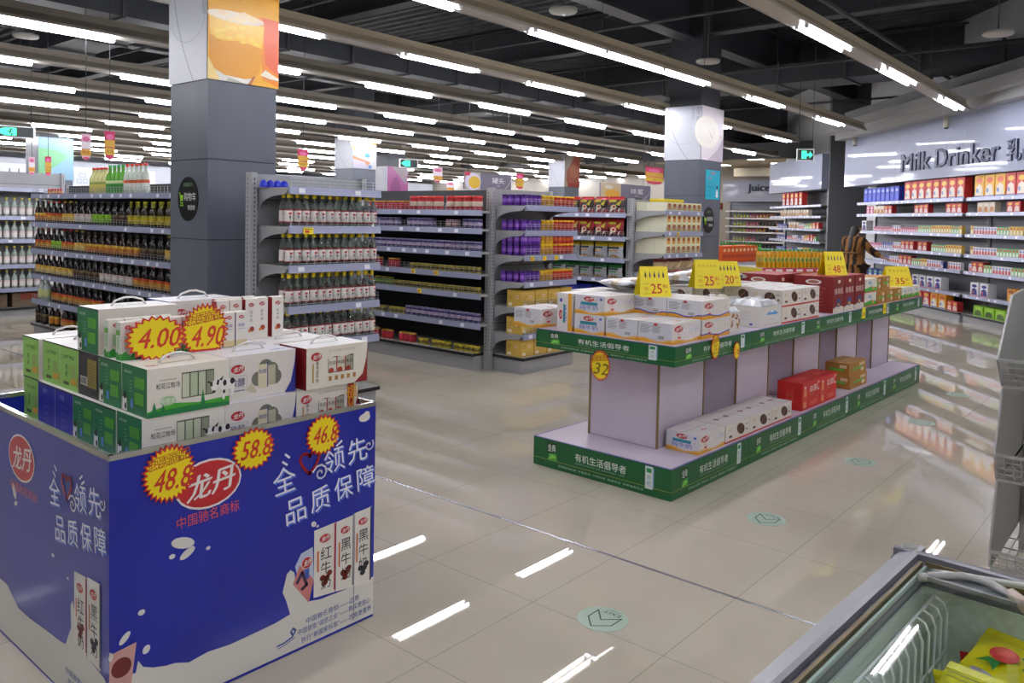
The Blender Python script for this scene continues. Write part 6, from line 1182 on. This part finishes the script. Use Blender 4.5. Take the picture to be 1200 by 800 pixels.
# ------------------------------------------------------------------ chest freezer
FX, FY, FRZ, FT = 1.9, .455, -.044, .86
e = empty('chest_freezer', 'chest freezer with sliding glass lid in the near right corner', 'freezer', (FX, FY, 0), FRZ)
RIM = M('#74757d', .3, .15); INN = M('#e9f5f0', .35); BODY = M('#b9bcc4', .35)
FLn, FW = 1.5, .86
m_ = MB(); m_.box((-FLn, -FW, .06), (0, 0, .3), BODY); m_.box((-FLn, -.04, .3), (0, 0, .78), BODY); m_.box((-FLn, -FW, .3), (0, -FW + .04, .78), BODY); m_.box((-.04, -FW + .04, .3), (0, -.04, .78), BODY); m_.box((-FLn, -FW + .04, .3), (-FLn + .04, -.04, .78), BODY); m_.box((-FLn + .05, -FW + .05, 0), (-.05, -.05, .06), BLKT); m_.build('cabinet', e)
m_ = MB(); i0 = .045
m_.box((-FLn + i0, -i0 - .004, .36), (-i0, -i0, .8), INN); m_.box((-FLn + i0, -FW + i0, .36), (-i0, -FW + i0 + .004, .8), INN); m_.box((-i0 - .004, -FW + i0, .36), (-i0, -i0, .8), noisy('frosted_wall', '#c9d5c4', '#dbe6d6', 60, .5, bump=.6)); m_.box((-FLn + i0, -FW + i0, .36), (-FLn + i0 + .004, -i0, .8), INN); m_.box((-FLn + i0, -FW + i0, .355), (-i0, -i0, .365), INN); m_.build('liner', e)
def rimprof(p, q, out):
    'rounded rim moulding from p to q, rounded towards out'
    p, q, out = Vector(p), Vector(q), Vector(out); m_ = MB(); prof = [(.0, .76), (.022, .765), (.03, .79), (.026, .83), (.008, .853), (-.02, .86), (-.03, .858), (-.03, .845), (-.045, .842), (-.045, .80), (-.0, .79)]
    m_.prism([p + out * a + Vector((0, 0, b)) for a, b in prof][::-1], q - p, RIM); return m_
rimprof((.02, 0, 0), (-FLn - .02, 0, 0), (0, 1, 0)).build('long_rim', e); rimprof((0, -FW - .02, 0), (0, .02, 0), (1, 0, 0)).build('end_rim', e); rimprof((-FLn - .02, -FW, 0), (.02, -FW, 0), (0, -1, 0)).build('long_rim', e); rimprof((-FLn, .02, 0), (-FLn, -FW - .02, 0), (-1, 0, 0)).build('end_rim', e)
m_ = MB(); m_.lathe([(.03, .765), (.038, .79), (.036, .83), (.028, .85), (.012, .862)], 16, M('#6a6c64', .4), (-.006, -.006, 0)); m_.build('corner_cap', e)
m_ = MB(); BR = M('#8a7a5a', .3, .8); m_.bar((-FLn, -.043, .848), (-.05, -.043, .848), .006, .01, BR); m_.bar((-FLn, -.052, .842), (-.05, -.052, .842), .005, .008, M('#9fb3ac', .35)); m_.bar((-.048, -FW, .848), (-.048, -.05, .848), .006, .01, BR); m_.build('lid_track', e)
GL_ = bpy.data.materials.new('lid_glass'); GL_.use_nodes = True; nt = GL_.node_tree; nt.nodes.remove(nt.nodes['Principled BSDF']); gl = nt.nodes.new('ShaderNodeBsdfGlossy'); gl.inputs['Roughness'].default_value = .012; tr = nt.nodes.new('ShaderNodeBsdfTransparent'); tr.inputs['Color'].default_value = (.95, 1, .985, 1); mx = nt.nodes.new('ShaderNodeMixShader'); lw = nt.nodes.new('ShaderNodeLayerWeight'); pw = nt.nodes.new('ShaderNodeMath'); pw.operation = 'POWER'; pw.inputs[1].default_value = 4.0; nt.links.new(lw.outputs['Facing'], pw.inputs[0]); fr_ = nt.nodes.new('ShaderNodeMath'); fr_.operation = 'MULTIPLY_ADD'; fr_.inputs[1].default_value = .9; fr_.inputs[2].default_value = .06; nt.links.new(pw.outputs[0], fr_.inputs[0])
nt.links.new(fr_.outputs[0], mx.inputs[0]); nt.links.new(tr.outputs[0], mx.inputs[1]); nt.links.new(gl.outputs[0], mx.inputs[2]); nt.links.new(mx.outputs[0], nt.nodes['Material Output'].inputs['Surface'])
def lid(x0, x1, z):
    m_ = MB(); N = 14; V = []
    for j in range(N + 1):
        y = -.055 - (FW - .11) * j / N; zz = z + .038 * math.sin(math.pi * j / N)
        V += [(x0, y, zz), (x1, y, zz)]
    m_.add(V, [(2 * j + 2, 2 * j + 3, 2 * j + 1, 2 * j) for j in range(N)], GL_, True); o = m_.build('lid_glass', e)
    for x in (x0, x1):
        m_ = MB(); m_.tube([(x, -.055 - (FW - .11) * j / N, z + .038 * math.sin(math.pi * j / N)) for j in range(N + 1)], .007, M('#b9beba', .3, .3), 6); m_.build('lid_edge', o)
    return o
lid(-.76, -.052, .836); lid(-1.45, -.7, .826)
m_ = MB(); hc = [(-.075 - .035 * math.sin(math.pi * t) * 0 + .0, -.06 - .165 * t, .842 + .02 * math.sin(math.pi * t)) for t in [i / 12 for i in range(13)]]
HM = M('#a8a6a4', .35)
f = Fr((-.13, -.055, .846), (0, -1, 0), (1, 0, 0))
arc = [(.02 + .16 * t, .012 + .042 * math.sin(math.pi * t)) for t in [i / 14 for i in range(15)]]
m_.tube([f.p(a, b, .006 + .006 * math.sin(math.pi * (a - .02) / .16)) for a, b in arc], .008, HM, 8); m_.tube([f.p(.16, .035, .008), f.p(.185, .012, .006), f.p(.195, .0, .004)], .013, M('#b8a698', .4), 8); m_.tube([f.p(.02, .012, .004), f.p(.005, .0, .003)], .009, HM, 8)
m_.build('lid_handle', e)
m_ = MB(); m_.poly(f, arc + [(.18, .006), (.02, .006)], M('#6f757a', .4), .002); m_.prism([f.p(.02, .002, 0), f.p(.18, .002, 0), f.p(.18, .01, 0), f.p(.02, .01, 0)], (0, 0, .008), M('#8a8a88', .4)); m_.build('handle_recess', e)
e2 = empty('wire_divider', 'white wire basket divider along the inside of the freezer', 'basket', (0, 0, 0)); e2.location = (FX, FY, 0); e2.rotation_euler = (0, 0, FRZ)
WW = M('#f2f6f4', .35)
m_ = MB(); m_.tube([(-.07, -.075, .795), (-1.3, -.075, .795)], .0035, WW, 6); m_.tube([(-.07, -.1, .69), (-1.3, -.1, .69)], .003, WW, 6); m_.tube([(-.07, -.1, .42), (-1.3, -.1, .42)], .003, WW, 6); m_.build('rail', e2)
for i in range(30): MB().tube([(-.07 - i * .041, -.075, .795), (-.07 - i * .041, -.092, .788), (-.07 - i * .041, -.1, .77), (-.07 - i * .041, -.1, .40)], .0026, WW, 6).build('wire', e2)
MB().box((-1.44, -.8, .366), (-.06, -.06, .369), M('#6f7a74', .5)).build('basket_floor', e2)
def veg(m_, f, w_, h):
    m_.ell(f, w_ * .42, h * .62, w_ * .16, h * .13, M('#c8281e', .35), .0035); m_.ell(f, w_ * .42, h * .66, w_ * .12, h * .06, M('#d84a3a', .35), .00355)
    m_.poly(f, [(w_ * .3, h * .5), (w_ * .2, h * .36), (w_ * .34, h * .42), (w_ * .44, h * .3), (w_ * .44, h * .48)], M('#2a7a34', .35), .00352); m_.poly(f, [(w_ * .5, h * .5), (w_ * .62, h * .24), (w_ * .72, h * .28), (w_ * .6, h * .55)], M('#c8c03a', .35), .00354); m_.stroke(f, [(w_ * .6, h * .68), (w_ * .76, h * .66), (w_ * .78, h * .5), (w_ * .68, h * .52)], w_ * .04, M('#2f8a3a', .35), .00353)
    m_.ell(f, w_ * .4, h * .17, w_ * .18, h * .07, M('#9a8f98', .35), .0035, 14, -.3); m_.text(f, '水饺', w_ * .68, h * .86, h * .07, M('#c8281e', .4), .0035, c=True); m_.ell(f, w_ * .85, h * .3, w_ * .06, h * .08, M('#d8902a', .35), .0035)
def redlab(m_, f, w_, h): m_.rect(f, w_ * .2, h * .5, w_ * .72, h * .68, M('#b8241c', .35), .0035); m_.text(f, '汤圆王', w_ * .46, h * .59, h * .1, M('#e8c03a', .4), .004, c=True, w=w_ * .42); m_.ell(f, w_ * .5, h * .22, w_ * .24, h * .14, M('#d8902a', .35), .0035); m_.ell(f, w_ * .5, h * .22, w_ * .14, h * .08, M('#e8c8a0', .35), .00355)
def ylab(m_, f, w_, h): m_.rect(f, w_ * .1, h * .74, w_ * .9, h * .77, M('#8a841a', .4), .0035); m_.rect(f, w_ * .1, h * .66, w_ * .7, h * .68, M('#8a841a', .4), .0035); m_.rect(f, w_ * .3, h * .2, w_ * .95, h * .5, M('#1d7a4a', .35), .0035); m_.text(f, '鲜虾馅', w_ * .62, h * .35, h * .16, WHT, .004, c=True, w=w_ * .5)
def blacklab(m_, f, w_, h): m_.rect(f, w_ * .3, h * .6, w_ * .7, h * .85, M('#3a2a28', .35), .0035); m_.text(f, '香菇猪肉', w_ * .5, h * .72, h * .1, WHT, .004, c=True, w=w_ * .3); m_.text(f, '韭菜', w_ * .5, h * .35, h * .2, M('#e8dcc0', .4), .004, c=True)
b1 = pillow(.16, .16, .03, 'yellow_dumpling_bag', ((9, '#e6d80c'),), veg); b2 = pillow(.11, .12, .03, 'yellow_rice_ball_bag', ((9, '#d8cc10'),), redlab); b3 = pillow(.16, .15, .03, 'yellow_green_bag', ((.55, '#c9d0a4'), (9, '#e4dc1e')), ylab); b4 = pillow(.06, .15, .025, 'red_dumpling_bag', ((9, '#b81c18'),), blacklab)
def bag(o, loc, rot, label):
    if o.name in _used: o = clone(o)
    _used.add(o.name); o.location = loc; o.rotation_euler = rot; tag(o, label, 'bag', 'frozen food bags in the freezer')
bag(b1, (1.652, .255, .709), (-1.3, 0, -1.85), 'bright yellow frozen bag with red and green vegetables printed on it'); bag(b2, (1.6, .25, .655), (-1.2, 0, -1.15), 'yellow frozen bag with dark red label by the wire divider'); bag(b4, (1.65, .255, .65), (-1.2, 0, -1.3), 'red frozen bag with black label between the yellow bags'); bag(b3, (1.495, .261, .716), (-1.4, 0, -1.7), 'yellow frozen bag with pale green foot and dark green label, nearest')
bag(b1, (1.4, -.12, .62), (-1.4, 0, -.4), 'yellow frozen bag with vegetables, farther along the freezer'); bag(b2, (1.2, .1, .62), (-1.45, 0, .3), 'yellow frozen bag with dark red label, nearer the photographer'); bag(b3, (1.1, -.2, .62), (-1.45, 0, -.2), 'yellow frozen bag with pale green foot, nearer the photographer'); bag(b4, (1.3, .05, .58), (-1.4, 0, -.6), 'red frozen bag under the yellow bags')
for i, (x, y) in enumerate(((1.68, .05), (1.68, -.22), (1.42, .05), (1.42, -.22), (1.15, .05), (1.15, -.22))):
    for k_ in range(3):
        o = clone((b1, b2, b3)[(i + k_) % 3], (x, y, .4 + k_ * .06), None, 'yellow frozen bag buried in the freezer pile, layer %s, heap %s' % (nth(k_), nth(i)), 'frozen food bags in the freezer'); o.rotation_euler = (-1.54, 0, 0)

# ------------------------------------------------------------------ wire basket rack at the right edge
RKX, RKY = 3.85, .6
e = empty('basket_rack', 'grey three tier wire basket rack at the right edge', 'rack', (RKX, RKY, 0))
PG = M('#a3a3a2', .4, .15); WG = M('#a9a9a6', .35, .4)
TI = ((1.27, .235, 1.02, -.04, .89, .1), (.88, .1, .62, -.01, .5, .06), (.5, .075, .215, -.02, .145, -.01))
RW = 1.3
for zt, xt, zl, xl, zb, xb in TI:
    t = None
    for y in (0, -RW):
        m_ = MB(); m_.prism([(xb, y, zb), (.75, y, zb), (.75, y, zt + .02), (xt, y, zt), (xl, y, zl)], (0, .008, 0), PG); 
        f = Fr((0, y, 0), (1, 0, 0), (0, 0, 1))
        for i in range(7): m_.rect(f, xt + .03 + i * .06, zb + .04, xt + .034 + i * .06, zt - .02, M('#8b8b8a', .5), .0006)
        o = m_.build('basket_side', e)
    m_ = MB()
    for k_ in range(5):
        q = k_ / 4; m_.bar((xl + (xb - xl) * q, 0, zl + (zb - zl) * q), (xl + (xb - xl) * q, -RW, zl + (zb - zl) * q), .012 if k_ in (0, 4) else .004, .012 if k_ in (0, 4) else .004, WG)
    q = 0
    while q <= RW: m_.bar((xl, -q, zl), (xb, -q, zb), .003, .003, WG); q += .03
    m_.build('basket_front', e)
    m_ = MB(); q = 0
    while q <= RW: m_.bar((xb, -q, zb - .003), (.75, -q, zb - .003), .003, .003, WG); q += .03
    for x in (xb + .15, xb + .3, xb + .45, .74): m_.bar((x, 0, zb - .006), (x, -RW, zb - .006), .005, .005, WG)
    m_.build('basket_floor', e)
for y in (-.02, -RW + .02): MB().box((.72, y - .02, 0), (.76, y + .02, 1.45), PG).build('upright', e)
m_ = MB(); q = 0
while q <= RW: m_.bar((.745, -q, .1), (.745, -q, 1.4), .003, .003, WG); q += .05
for z in (.1, .5, .9, 1.4): m_.bar((.745, 0, z), (.745, -RW, z), .008, .008, WG)
m_.build('back_grid', e)
def gbox(m_, F, a, b, c): m_.rect(F['left'], b * .1, c * .3, b * .9, c * .8, M('#e8e8dc', .4)); m_.text(F['left'], '饼干', b * .5, c * .55, c * .3, M('#1d7a3a', .4), .001, c=True)
gb_ = carton(.2, .18, .19, '#1f8a4a', 'green_biscuit_box', gbox); wb_ = carton(.2, .2, .07, '#e0ddd8', 'white_biscuit_box', lambda m_, F, a, b, c: m_.poly(F['left'], [(0, 0), (b, 0), (b, c * .6), (b * .4, c * .5)], M('#2a4ab0', .4)))
RK = Spot(RKX, RKY, 0)
for i in range(4): put(gb_, RK, .2, -.35 - i * .24, .891, 'green biscuit box in the top basket of the rack, %s from left' % nth(i), 'biscuit boxes in the rack'); put(wb_, RK, .19, -.36 - i * .24, 1.082, 'white biscuit box lying on a green one in the top basket, %s from left' % nth(i), 'biscuit boxes in the rack')
sb1 = pillow(.2, .22, .09, 'orange_snack_packet', ((.4, '#c8a890'), (9, '#b8481c')), None)
for i in range(5): put(sb1, RK, .35, -.3 - i * .22, .501, 'orange snack packet in the middle basket, %s from left' % nth(i), 'snack packets in the rack', 'bag', rz=-P2)
sb2 = pillow(.18, .2, .09, 'silver_snack_packet', ((.5, '#c8c8cc'), (9, '#8a8a92')), None)
for i in range(5): put(sb2, RK, .25, -.25 - i * .22, .146, 'silver snack packet in the bottom basket, %s from left' % nth(i), 'snack packets in the rack', 'bag', rz=-P2); put(sb2, RK, .17, -.2 - i * .23, .501, 'silver snack packet at the front of the middle basket, %s from left' % nth(i), 'snack packets in the rack', 'bag', rz=-P2)
m_ = MB(); m_.box((-.06, -.003, -.05), (.06, 0, .05), M('#e6d81a', .5)); f = Fr((-.06, -.003, -.05), (1, 0, 0), (0, 0, 1)); m_.text(f, '5.9', 0, 0, .05, M('#c8281e', .5), .001, c=True); tag(m_.build('price_card', None, (RKX + .005, RKY - .36, .49), -P2), 'yellow price card on the middle basket of the rack', 'price tag', 'yellow price cards on the rack')
# categories for things placed without one
for o in COL.objects:
    if o.parent is None and o.get('label') and not o.get('category'): o['category'] = 'box'
# prototypes that ended up unused
for o in list(COL.objects):
    if o.parent is None and o.type in ('MESH', 'EMPTY') and not o.get('label') and not o.get('kind'):
        for c in [c for c in COL.objects if c.parent == o]: bpy.data.objects.remove(c)
        bpy.data.objects.remove(o)
